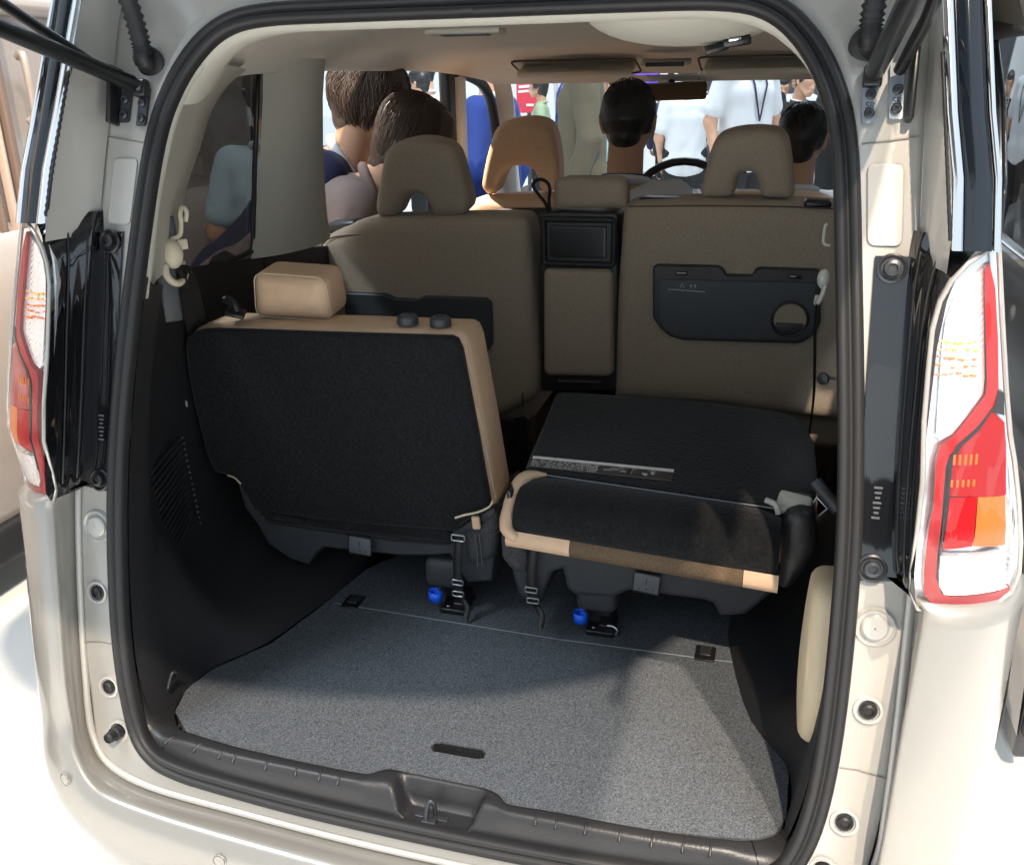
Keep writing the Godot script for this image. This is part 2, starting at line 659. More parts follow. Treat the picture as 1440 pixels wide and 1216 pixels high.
func body(van: Node3D) -> void:
	# the painted frame round the opening: from inside the seal out to the gutter
	var a := crv(whole(SEAL), 4)
	var b := crv(whole(JAMB), 4)
	var g := Geo.new()
	var rows := []
	for i in a.size():
		var row := []
		var o: Vector2 = (b[i] - a[i])
		var inn: Vector2 = a[i] - o.normalized() * 0.004
		row.append(on_rear(inn.x, inn.y, -0.010))
		row.append(on_rear(inn.x, inn.y, -0.004))
		for t in [0.0, 0.14, 0.19, 0.24, 0.9]:
			var q: Vector2 = a[i] + o * t
			row.append(on_rear(q.x, q.y, [0.0, 0.001, 0.004, 0.001, 0.0][[0.0, 0.14, 0.19, 0.24, 0.9].find(t)]))
		var e: Vector2 = b[i]
		row.append(on_rear(e.x, e.y, -0.004))
		row.append(on_rear(e.x, e.y, -0.02))
		rows.append(row)
	g.grid(rows)
	obj("door_frame", g, M.jamb_paint, van)

	# gutter, flank and outer skin of the lower body and the bumper, in one run round the bottom
	var groove := whole([Vector2(0, .449), Vector2(.137, .45), Vector2(.3, .455), Vector2(.474, .463), Vector2(.557, .482), Vector2(.593, .516), Vector2(.607, .56), Vector2(.610, .617), Vector2(.611, .76), Vector2(.609, .919)])
	var chan := whole([Vector2(0, .438), Vector2(.137, .439), Vector2(.3, .444), Vector2(.479, .451), Vector2(.566, .471), Vector2(.604, .51), Vector2(.618, .557), Vector2(.621, .617), Vector2(.622, .76), Vector2(.620, .919)])
	var crest := whole([Vector2(0, .442), Vector2(.125, .443), Vector2(.28, .448), Vector2(.440, .457), Vector2(.540, .472), Vector2(.585, .515), Vector2(.600, .56), Vector2(.606, .65), Vector2(.613, .80), Vector2(.620, .919)])
	var half_drop := [Vector2(1, .137), Vector2(1, .135), Vector2(1, .132), Vector2(.9, .127), Vector2(.6, .12), Vector2(.3, .105), Vector2(.1, .088), Vector2(0, .075), Vector2(0, .044), Vector2(0, .020)]
	var drop := half_drop.duplicate()
	drop.reverse()
	drop.pop_back()
	drop += half_drop
	groove = crv(groove, 5)
	chan = crv(chan, 5)
	crest = crv(crest, 5)
	drop = crv(drop, 5)
	var n := groove.size()
	var skin := []
	var lip := []
	for i in n:
		var c: Vector2 = crest[i]
		var sx := signf(c.x)
		var wb: float = clampf(absf(drop[i].x), 0, 1)
		var zc: float = drop[i].y
		var side := clampf((absf(c.x) - 0.40) / 0.18, 0.0, 1.0)
		var ox := sx * side
		lip.append([Vector3(groove[i].x, groove[i].y, zb(groove[i].y) - 0.006), Vector3(groove[i].x, groove[i].y, zb(groove[i].y) + 0.003), Vector3((groove[i].x + chan[i].x) / 2, (groove[i].y + chan[i].y) / 2, zb(groove[i].y) + 0.004), Vector3(chan[i].x, chan[i].y, zb(groove[i].y) - 0.002)])
		var row := []
		row.append(Vector3(chan[i].x, chan[i].y, zb(groove[i].y) - 0.004))
		row.append(Vector3(lerpf(chan[i].x, c.x, 0.5), lerpf(chan[i].y, c.y, 0.5), lerpf(zb(groove[i].y), zc, 0.5)))
		row.append(Vector3(c.x, c.y, zc))
		for k in 7:
			var f: float = [0.05, 0.2, 0.42, 0.65, 0.85, 0.97, 0.93][k]
			var bx: float = c.x + ox * 0.155 * f
			var by: float = lerpf(c.y, c.y - 0.02 * f, 1.0) - wb * [0.006, 0.03, 0.085, 0.14, 0.17, 0.19, 0.2][k]
			var bz: float = zc + lerpf([0.003, 0.004, -0.012, -0.045, -0.10, -0.18, -0.6][k], [0.008, 0.02, 0.028, 0.025, 0.01, -0.08, -0.5][k], wb)
			row.append(Vector3(bx, by, bz))
		skin.append(row)
	for end in 2:
		var row: Array = skin[0] if end == 0 else skin[skin.size() - 1]
		var up1 := []
		var up2 := []
		for k in row.size():
			var q: Vector3 = row[k]
			up1.append(Vector3(q.x * .985, q.y + .008, q.z - .008))
			up2.append(Vector3(q.x * .90 if k > 2 else q.x, q.y + .012, minf(q.z - .03, -.06)))
		if end == 0:
			skin = [up2, up1] + skin
		else:
			skin = skin + [up1, up2]
	g = Geo.new()
	g.grid(skin)
	obj("bumper", g, M.paint, van)
	g = Geo.new()
	g.grid(lip)
	obj("gutter", g, M.jamb_paint, van)

	for s in [-1.0, 1.0]:
		# flank between frame and outer corner beside the quarter window
		g = Geo.new()
		rows = []
		for q in [[1.30, .583, .602], [1.36, .581, .604], [1.42, .578, .595], [1.467, .575, .586], [1.54, .574, .577], [1.62, .57, .566], [1.70, .55, .552]]:
			var y: float = q[0]
			rows.append([Vector3(s * q[1], y, zb(y) - 0.004), Vector3(s * (q[1] + .004), y, zb(y) + 0.008), Vector3(s * lerpf(q[1], q[2], .4), y, zb(y) + 0.035), Vector3(s * lerpf(q[1], q[2], .85), y, zb(y) + 0.07), Vector3(s * q[2], y, zb(y) + 0.088)])
		g.grid(rows)
		obj("corner_flank", g, M.jamb_paint, van)
		# quarter-window corner: bright moulding, black glass strip, chrome line, then the side glass
		var ys := [1.325, 1.40, 1.467, 1.54, 1.60, 1.66]
		var fx := [.604, .598, .586, .5765, .569, .562]
		var strips := [["quarter_moulding", M.chrome, 0.0, .012, 0.0, .006], ["quarter_glass_strip", M.dark_glass, .012, .043, .006, .018], ["window_chrome", M.chrome, .043, .050, .024, .026]]
		for d in strips:
			rows = []
			for i in 6:
				var z := zb(ys[i]) + 0.088
				var row := []
				for t in [0.0, 0.08, 0.5, 0.92, 1.0]:
					var dip: float = 0.006 if t > 0.01 and t < 0.99 else -0.006
					row.append(Vector3(s * (fx[i] + lerpf(d[2], d[3], t)), ys[i], z + lerpf(d[4], d[5], t) * 0.3 + dip - lerpf(d[2], d[3], t) * 0.2))
				rows.append(row)
			g = Geo.new()
			g.grid(rows)
			obj(d[0], g, d[1], van)
		g = Geo.new()
		rows = []
		for i in 6:
			var z := zb(ys[i]) + 0.08
			rows.append([Vector3(s * (fx[i] + .05), ys[i], z), Vector3(s * (fx[i] + .052), ys[i], z - .06), Vector3(s * (fx[i] + .058), ys[i], z - .25)])
		g.grid(rows)
		obj("quarter_glass", g, M.dark_glass, van)
		# corrugated seam tape beside the moulding
		g = Geo.new()
		var path := []
		for i in 40:
			var y := lerpf(1.335, 1.53, i / 39.0)
			path.append(Vector3(s * (lerpf(.604, .578, i / 39.0) - .002), y, zb(y) + .09 + (0.0012 if i % 2 else -0.0012)))
		g.tube(path, 0.0022, 6)
		obj("moulding_edge", g, M.black_smooth, van)
		# the side of the body
		g = Geo.new()
		rows = []
		for z in [-.13, -.3, -.6, -1.2, -2.0, -2.7, -3.3]:
			var w: float = .745
			rows.append([Vector3(s * w, .22, z), Vector3(s * (w + .02), .45, z), Vector3(s * (w + .025), .72, z), Vector3(s * (w + .012), .95, z), Vector3(s * (w - .005), 1.04, z)])
		g.grid(rows)
		obj("body_side", g, M.paint, van)
		for z in [-.72, -3.1]:
			var w := node("wheel", van, Vector3(s * .70, .315, z))
			g = Geo.new()
			g.lathe([Vector2(.19, -.09), Vector2(.27, -.1), Vector2(.31, -.07), Vector2(.315, 0), Vector2(.31, .07), Vector2(.27, .1), Vector2(.19, .09), Vector2(.19, -.09)], Transform3D(Basis(Vector3.UP, PI / 2), Vector3()), 28)
			obj("tyre", g, M.tyre, w)
			g = Geo.new()
			for k in 5:
				g.box(Transform3D(Basis(Vector3.RIGHT, TAU * k / 5), Vector3(s * .06, 0, 0)) * Transform3D(Basis(), Vector3(0, .1, 0)), Vector3(.03, .2, .045), .008)
			g.lathe([Vector2(.17, -.08), Vector2(.195, -.08), Vector2(.195, .085), Vector2(.17, .085)], Transform3D(Basis(Vector3.UP, PI / 2), Vector3()), 24)
			obj("rim", g, M.reflector, w)

		# --- right and left jamb furniture
		# embossed panel on the frame
		var em := rnd([Vector2(.525, 1.315), Vector2(.562, 1.315), Vector2(.556, 1.405), Vector2(.517, 1.405)], .008)
		if s < 0:
			em = mir(em)
		g = Geo.new()
		rear_plate(g, em, false, .0035, .0035, 1)
		obj("embossed_panel", g, M.jamb_paint, van)
		g = Geo.new()
		var line := []
		for q in em:
			line.append(on_rear(q.x, q.y, .002))
		g.tube(line, .0018, 6, true)
		obj("panel_bead", g, M.jamb_paint, van)
		g = Geo.new()
		g.tube([on_rear(s * .500, 1.428, .001), on_rear(s * .535, 1.432, .001), on_rear(s * .573, 1.437, .001)], .0013, 6)
		obj("sealant_bead", g, M.sealant_line, van)
		g = Geo.new()
		g.tube([on_rear(s * .541, .672, .001), on_rear(s * .575, .673, .001), on_rear(s * .609, .668, .001)], .0010, 6)
		obj("sealant_bead", g, M.sealant_line, van)
		# round plug in a shallow dish
		g = Geo.new()
		var at := on_rear(s * .576, .862, .0)
		g.lathe([Vector2(.027, .0005), Vector2(.024, .004), Vector2(.021, .001), Vector2(.017, .0012), Vector2(.0165, .005), Vector2(.014, .007), Vector2(.001, .0075)], facing(at, Vector3(0, .2, 1)), 28)
		obj("body_plug", g, M.jamb_paint, van)
		# rubber buffers
		for q in [[.579, .755, .006], [.566, .598, .006], [.545, .530, .028]]:
			at = on_rear(s * q[0], q[1], 0)
			g = Geo.new()
			g.lathe([Vector2(.0185, .0005), Vector2(.018, .004), Vector2(.0145, .004), Vector2(.0135, .001)], facing(at, Vector3(0, .2, 1)), 24)
			var o := obj("buffer_seat", g, M.jamb_paint, van)
			g = Geo.new()
			var h: float = q[2]
			g.lathe([Vector2(.0115, 0), Vector2(.0115, h * .5), Vector2(.0095, h * .55), Vector2(.0085, h), Vector2(.006, h + .002), Vector2(.0055, h - .001), Vector2(.0005, h - .0012)], facing(at, Vector3(0, .2, 1)), 20)
			obj("rubber_buffer", g, M.rubber, o)
		# hinge brackets with two screws each
		for q in [[.513, 1.452, 1.505, .016, M.bracket_grey], [.543, 1.457, 1.520, .016, M.bracket_grey]]:
			var pl := []
			for w in rnd([Vector2(q[0] - q[3] / 2, q[1]), Vector2(q[0] + q[3] / 2, q[1]), Vector2(q[0] + q[3] / 2 - .004, q[2]), Vector2(q[0] - q[3] / 2 - .004, q[2])], .004):
				pl.append(Vector2(s * w.x, w.y))
			g = Geo.new()
			rear_plate(g, pl, false, .006, .006, 0)
			var o := obj("strut_bracket", g, q[4] if s > 0 else M.dark_steel, van)
			for y in [q[1] + .010, q[1] + .031]:
				g = Geo.new()
				g.lathe([Vector2(.0062, .006), Vector2(.0062, .0085), Vector2(.0048, .010), Vector2(.0025, .010), Vector2(.0022, .008), Vector2(.0002, .008)], facing(on_rear(s * (q[0] - .001), y, .0), Vector3(0, .3, 1)), 16)
				obj("screw", g, M.dark_steel, o)
		g = Geo.new()
		g.box(facing(on_rear(s * .557, 1.495, .012), Vector3(0, .3, 1)), Vector3(.008, .085, .03), .003)
		obj("bracket_side", g, M.black_smooth, van)
		# gas strut up to the open tailgate
		var foot := on_rear(s * .512, 1.508, .018)
		var top := Vector3(s * .545, 1.775, .70)
		g = Geo.new()
		g.box(facing(foot + Vector3(0, -.003, -.006), Vector3(0, .3, 1)), Vector3(.022, .026, .016), .004)
		g.ball(foot, Vector3(.009, .009, .009), 8)
		var st := obj("gas_strut", g, M.black_smooth, van)
		g = Geo.new()
		var d := (top - foot).normalized()
		g.tube([foot, foot + d * .012, foot + d * .014, foot + d * .55, foot + d * .555], [.006, .006, .0115, .0115, .008], 16)
		obj("strut_tube", g, M.black_smooth, st)
		g = Geo.new()
		g.tube([foot + d * .55, top], .005, 12)
		obj("strut_rod", g, M.dark_steel, st)
		# hinge arm beside it
		g = Geo.new()
		g.tube([on_rear(s * .541, 1.512, .018), on_rear(s * .541, 1.512, .018) + Vector3(s * .012, .05, .09), on_rear(s * .541, 1.512, .018) + Vector3(s * .016, .15, .3)], .0075, 12)
		obj("hinge_arm", g, M.black_smooth, van)
		# ribbed wiring boot
		g = Geo.new()
		var bp := crv([on_rear(s * .508, 1.535, -.004), on_rear(s * .505, 1.545, .02), on_rear(s * .504, 1.57, .032), on_rear(s * .508, 1.64, .075), on_rear(s * .512, 1.72, .16)], 14)
		var br := []
		for i in bp.size():
			br.append(.0125 + (.0025 if (i / 1) % 2 else -.0012) if i > 12 else .013)
		g.tube(bp, br, 16)
		g.ball(on_rear(s * .505, 1.537, .0), Vector3(.024, .026, .008), 12)
		obj("wiring_boot", g, M.rubber, van)
		tail_lamp(van, s)

	# lettering stamped on the right strut brackets
	for q in [[.543, 1.4775], [.513, 1.4725]]:
		var tm := TextMesh.new()
		var fnt := SystemFont.new()
		fnt.font_names = PackedStringArray(["Droid Sans"])
		tm.font = fnt
		tm.text = "SR"
		tm.font_size = 16
		tm.pixel_size = .00062
		tm.depth = .0008
		var o := MeshInstance3D.new()
		o.mesh = tm
		o.set_surface_override_material(0, M.print_dark)
		o.name = numbered("stamped_letters", van)
		van.add_child(o, true)
		o.transform = facing(on_rear(q[0] - .001, q[1], .0062), Vector3(0, .3, 1))

	# parking sensors in the bumper
	var skin0: Array = skin
	for q in [[24, 4], [70, 4], [36, 4], [58, 4]]:
		var s0: Vector3 = skin0[q[0]][q[1]]
		var nn: Vector3 = (skin0[q[0] + 1][q[1]] - s0).cross(skin0[q[0]][q[1] + 1] - s0).normalized()
		if nn.z < 0:
			nn = -nn
		g = Geo.new()
		g.lathe([Vector2(.0115, -.02), Vector2(.0115, .004), Vector2(.0105, .005), Vector2(.0102, .003), Vector2(.009, .003), Vector2(.0088, .005), Vector2(.0002, .0055)], facing(s0 - nn * .0035, nn), 24)
		obj("parking_sensor", g, M.paint, van)

	# weather seal round the opening: base flap and two lobes
	g = Geo.new()
	var path := []
	for q in crv(whole(SEAL), 5):
		path.append(on_rear(q.x, q.y, .001))
	var prof := []
	for q in [[-.0165, -.006], [-.0165, .004], [-.0140, .0095], [-.0095, .0125], [-.005, .0115], [-.0025, .0075], [-.0008, .0065], [.0012, .008], [.0035, .0135], [.008, .0165], [.0125, .0145], [.015, .009], [.0155, .003], [.0150, -.003]]:
		prof.append(Vector2(q[0], q[1]))
	g.sweep(path, prof, Vector3(0, .28, 1))
	# close the ring at the bottom where it is joined
	obj("weather_seal", g, M.rubber, van)

	# roof, tailgate
	g = Geo.new()
	rows = []
	for z in [-.36, -.6, -1.2, -2.0, -2.6]:
		var y: float = 1.72 + (.02 if z < -.5 else 0.0) - (.05 if z < -2.3 else 0.0)
		rows.append([Vector3(-.70, y - .16, z), Vector3(-.66, y - .06, z), Vector3(-.52, y - .01, z), Vector3(0, y + .015, z), Vector3(.52, y - .01, z), Vector3(.66, y - .06, z), Vector3(.70, y - .16, z)])
	g.grid(rows)
	obj("roof", g, M.paint, van)
	var gate := node("tailgate", van, Vector3(0, 1.745, -.26))
	gate.rotation.x = deg_to_rad(-10)
	g = Geo.new()
	g.prism(rnd([Vector2(-.60, .02), Vector2(.60, .02), Vector2(.66, .6), Vector2(.66, .92), Vector2(.60, 1.06), Vector2(.45, 1.17), Vector2(.22, 1.235), Vector2(0, 1.25), Vector2(-.22, 1.235), Vector2(-.45, 1.17), Vector2(-.60, 1.06), Vector2(-.66, .92), Vector2(-.66, .6)], .05), Transform3D(Basis(Vector3.RIGHT, Vector3.BACK, Vector3.DOWN), Vector3(0, .05, 0)), .05, .012, 3)
	obj("gate_shell", g, M.paint, gate)
	g = Geo.new()
	g.prism(rnd([Vector2(-.55, .72), Vector2(.55, .72), Vector2(.50, 1.06), Vector2(-.50, 1.06)], .06), Transform3D(Basis(Vector3.RIGHT, Vector3.BACK, Vector3.DOWN), Vector3(0, .015, 0)), .03, .01, 2)
	obj("gate_trim", g, M.black_trim, gate)
	g = Geo.new()
	g.prism(rnd([Vector2(-.50, .12), Vector2(.50, .12), Vector2(.55, .66), Vector2(-.55, .66)], .05), Transform3D(Basis(Vector3.RIGHT, Vector3.BACK, Vector3.DOWN), Vector3(0, .021, 0)), .012, .003)
	obj("gate_window", g, M.dark_glass, gate)


func lens_plate(called: String, pts: Array, s: float, off: float, thick: float, m: Material, parent: Node, sub := 2) -> void:
	var p := pts.duplicate()
	if s < 0:
		p = mir(p)
	var g := Geo.new()
	rear_plate(g, p, true, off, thick, sub)
	obj(called, g, m, parent)


func tail_lamp(van: Node3D, s: float) -> void:
	var lamp := node("tail_lamp", van)
	tag(lamp, "clear tail lamp with red light guide, black inner housing seen edge on" if s < 0 else "clear tail lamp with red light guide, lit brightly, amber reflector")
	# black housing: base plate on the frame, flank out to the lens
	var base_p := [Vector2(.534, 1.303), Vector2(.584, 1.303), Vector2(.592, 1.10), Vector2(.599, .97), Vector2(.601, .925), Vector2(.546, .92), Vector2(.543, 1.02), Vector2(.538, 1.15)]
	if s < 0:
		base_p = mir(base_p)
	var g := Geo.new()
	rear_plate(g, base_p, false, .006, .006, 2)
	obj("lamp_base", g, M.black_gloss, lamp)
	g = Geo.new()
	var rows := []
	for q in [[1.332, .574, .650, .060], [1.322, .572, .632, .072], [1.305, .571, .617, .078], [1.27, .571, .606, .082], [1.22, .573, .600, .085], [1.16, .575, .599, .086], [1.10, .577, .598, .086], [1.03, .581, .599, .085], [.97, .586, .602, .083], [.94, .590, .607, .075], [.921, .600, .614, .058]]:
		var y: float = q[0]
		var row := []
		for k in 13:
			var t := k / 12.0
			var step := 0.0
			if k in [3, 4]:
				step = -.0022
			if k in [8]:
				step = .0018
			row.append(Vector3(s * (lerpf(q[1], q[2], pow(t, 1.4)) + step), y, zb(y) + lerpf(-.004, q[3], t)))
		rows.append(row)
	g.grid(rows)
	# lid and floor of the housing
	obj("housing", g, M.black_gloss, lamp)
	# moulded ridges
	for q in [.36, .66]:
		g = Geo.new()
		var path := []
		for w in [[1.312, .571, .620, .076], [1.30, .571, .614, .079], [1.27, .571, .606, .082], [1.22, .573, .600, .085], [1.16, .575, .599, .086], [1.10, .577, .598, .086], [1.03, .581, .599, .085], [.97, .586, .602, .083], [.945, .590, .607, .077]]:
			path.append(Vector3(s * (lerpf(w[1], w[2], pow(q, 1.4)) - .001), w[0], zb(w[0]) + lerpf(-.004, w[3], q)))
		g.tube(crv(path, 3), .0016, 6)
		obj("housing_ridge", g, M.black_smooth, lamp)
	# bolts
	for q in [[.566, 1.288], [.577, .936]]:
		g = Geo.new()
		g.lathe([Vector2(.018, .006), Vector2(.018, .009), Vector2(.0155, .0105), Vector2(.0125, .008), Vector2(.0105, .008), Vector2(.0095, .015), Vector2(.0055, .016), Vector2(.005, .013), Vector2(.0002, .013)], facing(on_rear(s * (q[0] - .012), q[1], 0), Vector3(0, .25, 1)), 24)
		obj("lamp_bolt", g, M.dark_steel if s > 0 else M.black_smooth, lamp)
	# fine mould marks
	g = Geo.new()
	for k in 7:
		g.box(facing(on_rear(s * .563, 1.035 - k * .006, .0066), Vector3(0, .25, 1)), Vector3(.010 - (k % 3) * .002, .0028, .0012), .0004)
	obj("mould_mark", g, M.plate_plastic, lamp)
	# reflector bowl behind everything, then coloured optics, then the clear cover
	var outline := [Vector2(0.653, 1.333), Vector2(0.645, 1.327), Vector2(0.623, 1.311), Vector2(0.608, 1.293), Vector2(0.598, 1.271), Vector2(0.593, 1.241), Vector2(0.593, 1.197), Vector2(0.594, 1.142), Vector2(0.599, 1.077), Vector2(0.599, 1.021), Vector2(0.601, 0.963), Vector2(0.605, 0.938), Vector2(0.614, 0.917), Vector2(0.664, 0.916), Vector2(0.706, 0.909), Vector2(0.727, 0.917), Vector2(0.733, 0.944), Vector2(0.724, 0.991), Vector2(0.711, 1.046), Vector2(0.699, 1.095), Vector2(0.69, 1.125), Vector2(0.679, 1.177), Vector2(0.666, 1.251)]
	lens_plate("lamp_shell", outline, s, -.028, .06, M.paint, lamp, 1)
	lens_plate("reflector_bowl", outline, s, -.012, .02, M.reflector, lamp)
	lens_plate("clear_optic", [Vector2(0.642, 1.304), Vector2(0.625, 1.292), Vector2(0.613, 1.273), Vector2(0.607, 1.249), Vector2(0.606, 1.218), Vector2(0.607, 1.18), Vector2(0.609, 1.128), Vector2(0.614, 1.121), Vector2(0.626, 1.128), Vector2(0.642, 1.151), Vector2(0.655, 1.171), Vector2(0.655, 1.188), Vector2(0.65, 1.231)], s, -.006, .005, M.lamp_white, lamp)
	lens_plate("red_light_guide", [Vector2(0.646, 1.311), Vector2(0.655, 1.285), Vector2(0.664, 1.231), Vector2(0.671, 1.175), Vector2(0.668, 1.16), Vector2(0.64, 1.119), Vector2(0.625, 1.108), Vector2(0.622, 1.094), Vector2(0.623, 1.053), Vector2(0.625, 0.996), Vector2(0.629, 0.96), Vector2(0.638, 0.938), Vector2(0.65, 0.932), Vector2(0.688, 0.928), Vector2(0.726, 0.922), Vector2(0.728, 0.912), Vector2(0.699, 0.913), Vector2(0.646, 0.919), Vector2(0.629, 0.924), Vector2(0.619, 0.936), Vector2(0.614, 0.97), Vector2(0.611, 1.018), Vector2(0.614, 1.055), Vector2(0.611, 1.098), Vector2(0.614, 1.116), Vector2(0.627, 1.126), Vector2(0.644, 1.151), Vector2(0.657, 1.171), Vector2(0.657, 1.185), Vector2(0.651, 1.231), Vector2(0.644, 1.285), Vector2(0.642, 1.305)], s, .0, .012, M.red_guide, lamp)
	lens_plate("dark_divider", [Vector2(0.67, 1.175), Vector2(0.677, 1.172), Vector2(0.681, 1.147), Vector2(0.666, 1.153), Vector2(0.654, 1.134), Vector2(0.637, 1.118), Vector2(0.629, 1.1), Vector2(0.629, 1.063), Vector2(0.628, 1), Vector2(0.631, 0.967), Vector2(0.628, 0.977), Vector2(0.625, 1.02), Vector2(0.625, 1.064), Vector2(0.624, 1.1), Vector2(0.631, 1.118), Vector2(0.651, 1.137), Vector2(0.668, 1.159)], s, .0015, .012, M.black_smooth, lamp, 1)
	lens_plate("brake_lens", [Vector2(0.666, 1.153), Vector2(0.682, 1.139), Vector2(0.687, 1.114), Vector2(0.694, 1.057), Vector2(0.629, 1.063), Vector2(0.629, 1.099), Vector2(0.637, 1.118), Vector2(0.654, 1.134)], s, .0005, .010, M.red_lens, lamp)
	lens_plate("red_reflector", [Vector2(0.63, 1.061), Vector2(0.66, 1.06), Vector2(0.662, 1.002), Vector2(0.629, 1)], s, .0008, .010, M.red_guide, lamp)
	lens_plate("amber_reflector", [Vector2(0.661, 1.06), Vector2(0.693, 1.056), Vector2(0.703, 0.994), Vector2(0.663, 1.002)], s, .0008, .010, M.amber_lens, lamp)
	lens_plate("reverse_optic", [Vector2(0.627, 0.991), Vector2(0.706, 0.984), Vector2(0.718, 0.926), Vector2(0.642, 0.936), Vector2(0.634, 0.949)], s, .0, .010, M.lamp_white, lamp)
	# ribbed optics: bulb louvres behind the clear part, brake louvres, side ribs of the reverse lamp
	var cc := [Vector2(0.622, 1.209)]
	g = Geo.new()
	var rng := RandomNumberGenerator.new()
	rng.seed = 4
	for k in 5:
		if k == 2:
			obj("bulb_louvre", g, M.yellow_bulb, lamp)
			g = Geo.new()
		for j in 6:
			if rng.randf() < .2:
				continue
			var x: float = cc[0].x - .019 + j * .0075 + rng.randf() * .002
			var y: float = cc[0].y + .018 - k * .0085 + rng.randf_range(-.0015, .0015)
			g.box(xf(Vector3(s * x, y, zl(x, y) - .004), -14), Vector3(.003 + rng.randf() * .004, .0016 + rng.randf() * .0016, .004), .0007)
	obj("bulb_louvre", g, M.orange_bulb, lamp)
	cc = [Vector2(0.644, 1.09)]
	g = Geo.new()
	for k in 2:
		for j in 5:
			var x: float = cc[0].x - .014 + j * .006
			var y: float = cc[0].y + .012 - k * .026
			g.box(xf(Vector3(s * x, y, zl(x, y) + .000), -14), Vector3(.003, .012 - k * .004, .004), .001)
	obj("brake_louvre", g, M.amber_lens, lamp)
	g = Geo.new()
	for k in 7:
		var y := .925 + k * .008
		for j in 4:
			var x := .695 + j * .008
			g.box(xf(Vector3(s * x, y, zl(x, y) - .005), 0, s * 28), Vector3(.006, .0022, .004), .0007)
	obj("reverse_rib", g, M.bracket_grey, lamp)
	# the rim of the cover, then the cover itself
	g = Geo.new()
	var path := []
	for q in outline:
		path.append(Vector3(s * q.x, q.y, zl(q.x, q.y) + .002))
	g.tube(path, .0030, 8, true)
	obj("cover_rim", g, M.cover_edge, lamp)
	lens_plate("clear_cover", outline, s, .004, .003, M.clear_cover, lamp)


# ---------------------------------------------------------------- inside
# the inner wall below the windows: [z, then x, y from the carpet up to the window line]
const WALL := [
	[.022, .476, .53, .492, .57, .512, .65, .520, .8, .520, .95, .508, 1.1, .492, 1.24],
	[-.03, .498, .526, .508, .58, .522, .70, .530, .82, .530, .95, .524, 1.1, .508, 1.22],
	[-.08, .506, .526, .515, .60, .533, .72, .545, .85, .546, .98, .540, 1.1, .527, 1.21],
	[-.15, .496, .526, .510, .62, .545, .73, .580, .86, .585, .98, .580, 1.1, .568, 1.21],
	[-.24, .442, .526, .475, .575, .545, .635, .612, .74, .620, .98, .616, 1.1, .608, 1.20],
	[-.39, .405, .526, .440, .565, .530, .600, .638, .68, .655, .96, .656, 1.08, .652, 1.19],
	[-.55, .382, .50, .415, .56, .510, .595, .655, .66, .690, .96, .692, 1.07, .690, 1.17],
	[-.80, .440, .43, .470, .58, .600, .68, .690, .76, .720, .95, .722, 1.05, .722, 1.14],
	[-1.05, .690, .40, .705, .55, .715, .66, .722, .76, .730, .92, .733, 1.03, .735, 1.12],
	[-1.6, .715, .35, .725, .5, .73, .66, .735, .76, .738, .90, .74, 1.0, .745, 1.06],
	[-2.7, .70, .35, .72, .5, .72, .66, .72, .76, .72, .90, .72, 1.0, .72, 1.06]]


# half width of the opening, at the seal's middle
func seal_x(y: float) -> float:
	for i in range(5, SEAL.size() - 1):
		if SEAL[i + 1].y >= y:
			return lerpf(SEAL[i].x, SEAL[i + 1].x, clampf((y - SEAL[i].y) / (SEAL[i + 1].y - SEAL[i].y), 0, 1))
	return SEAL[12].x


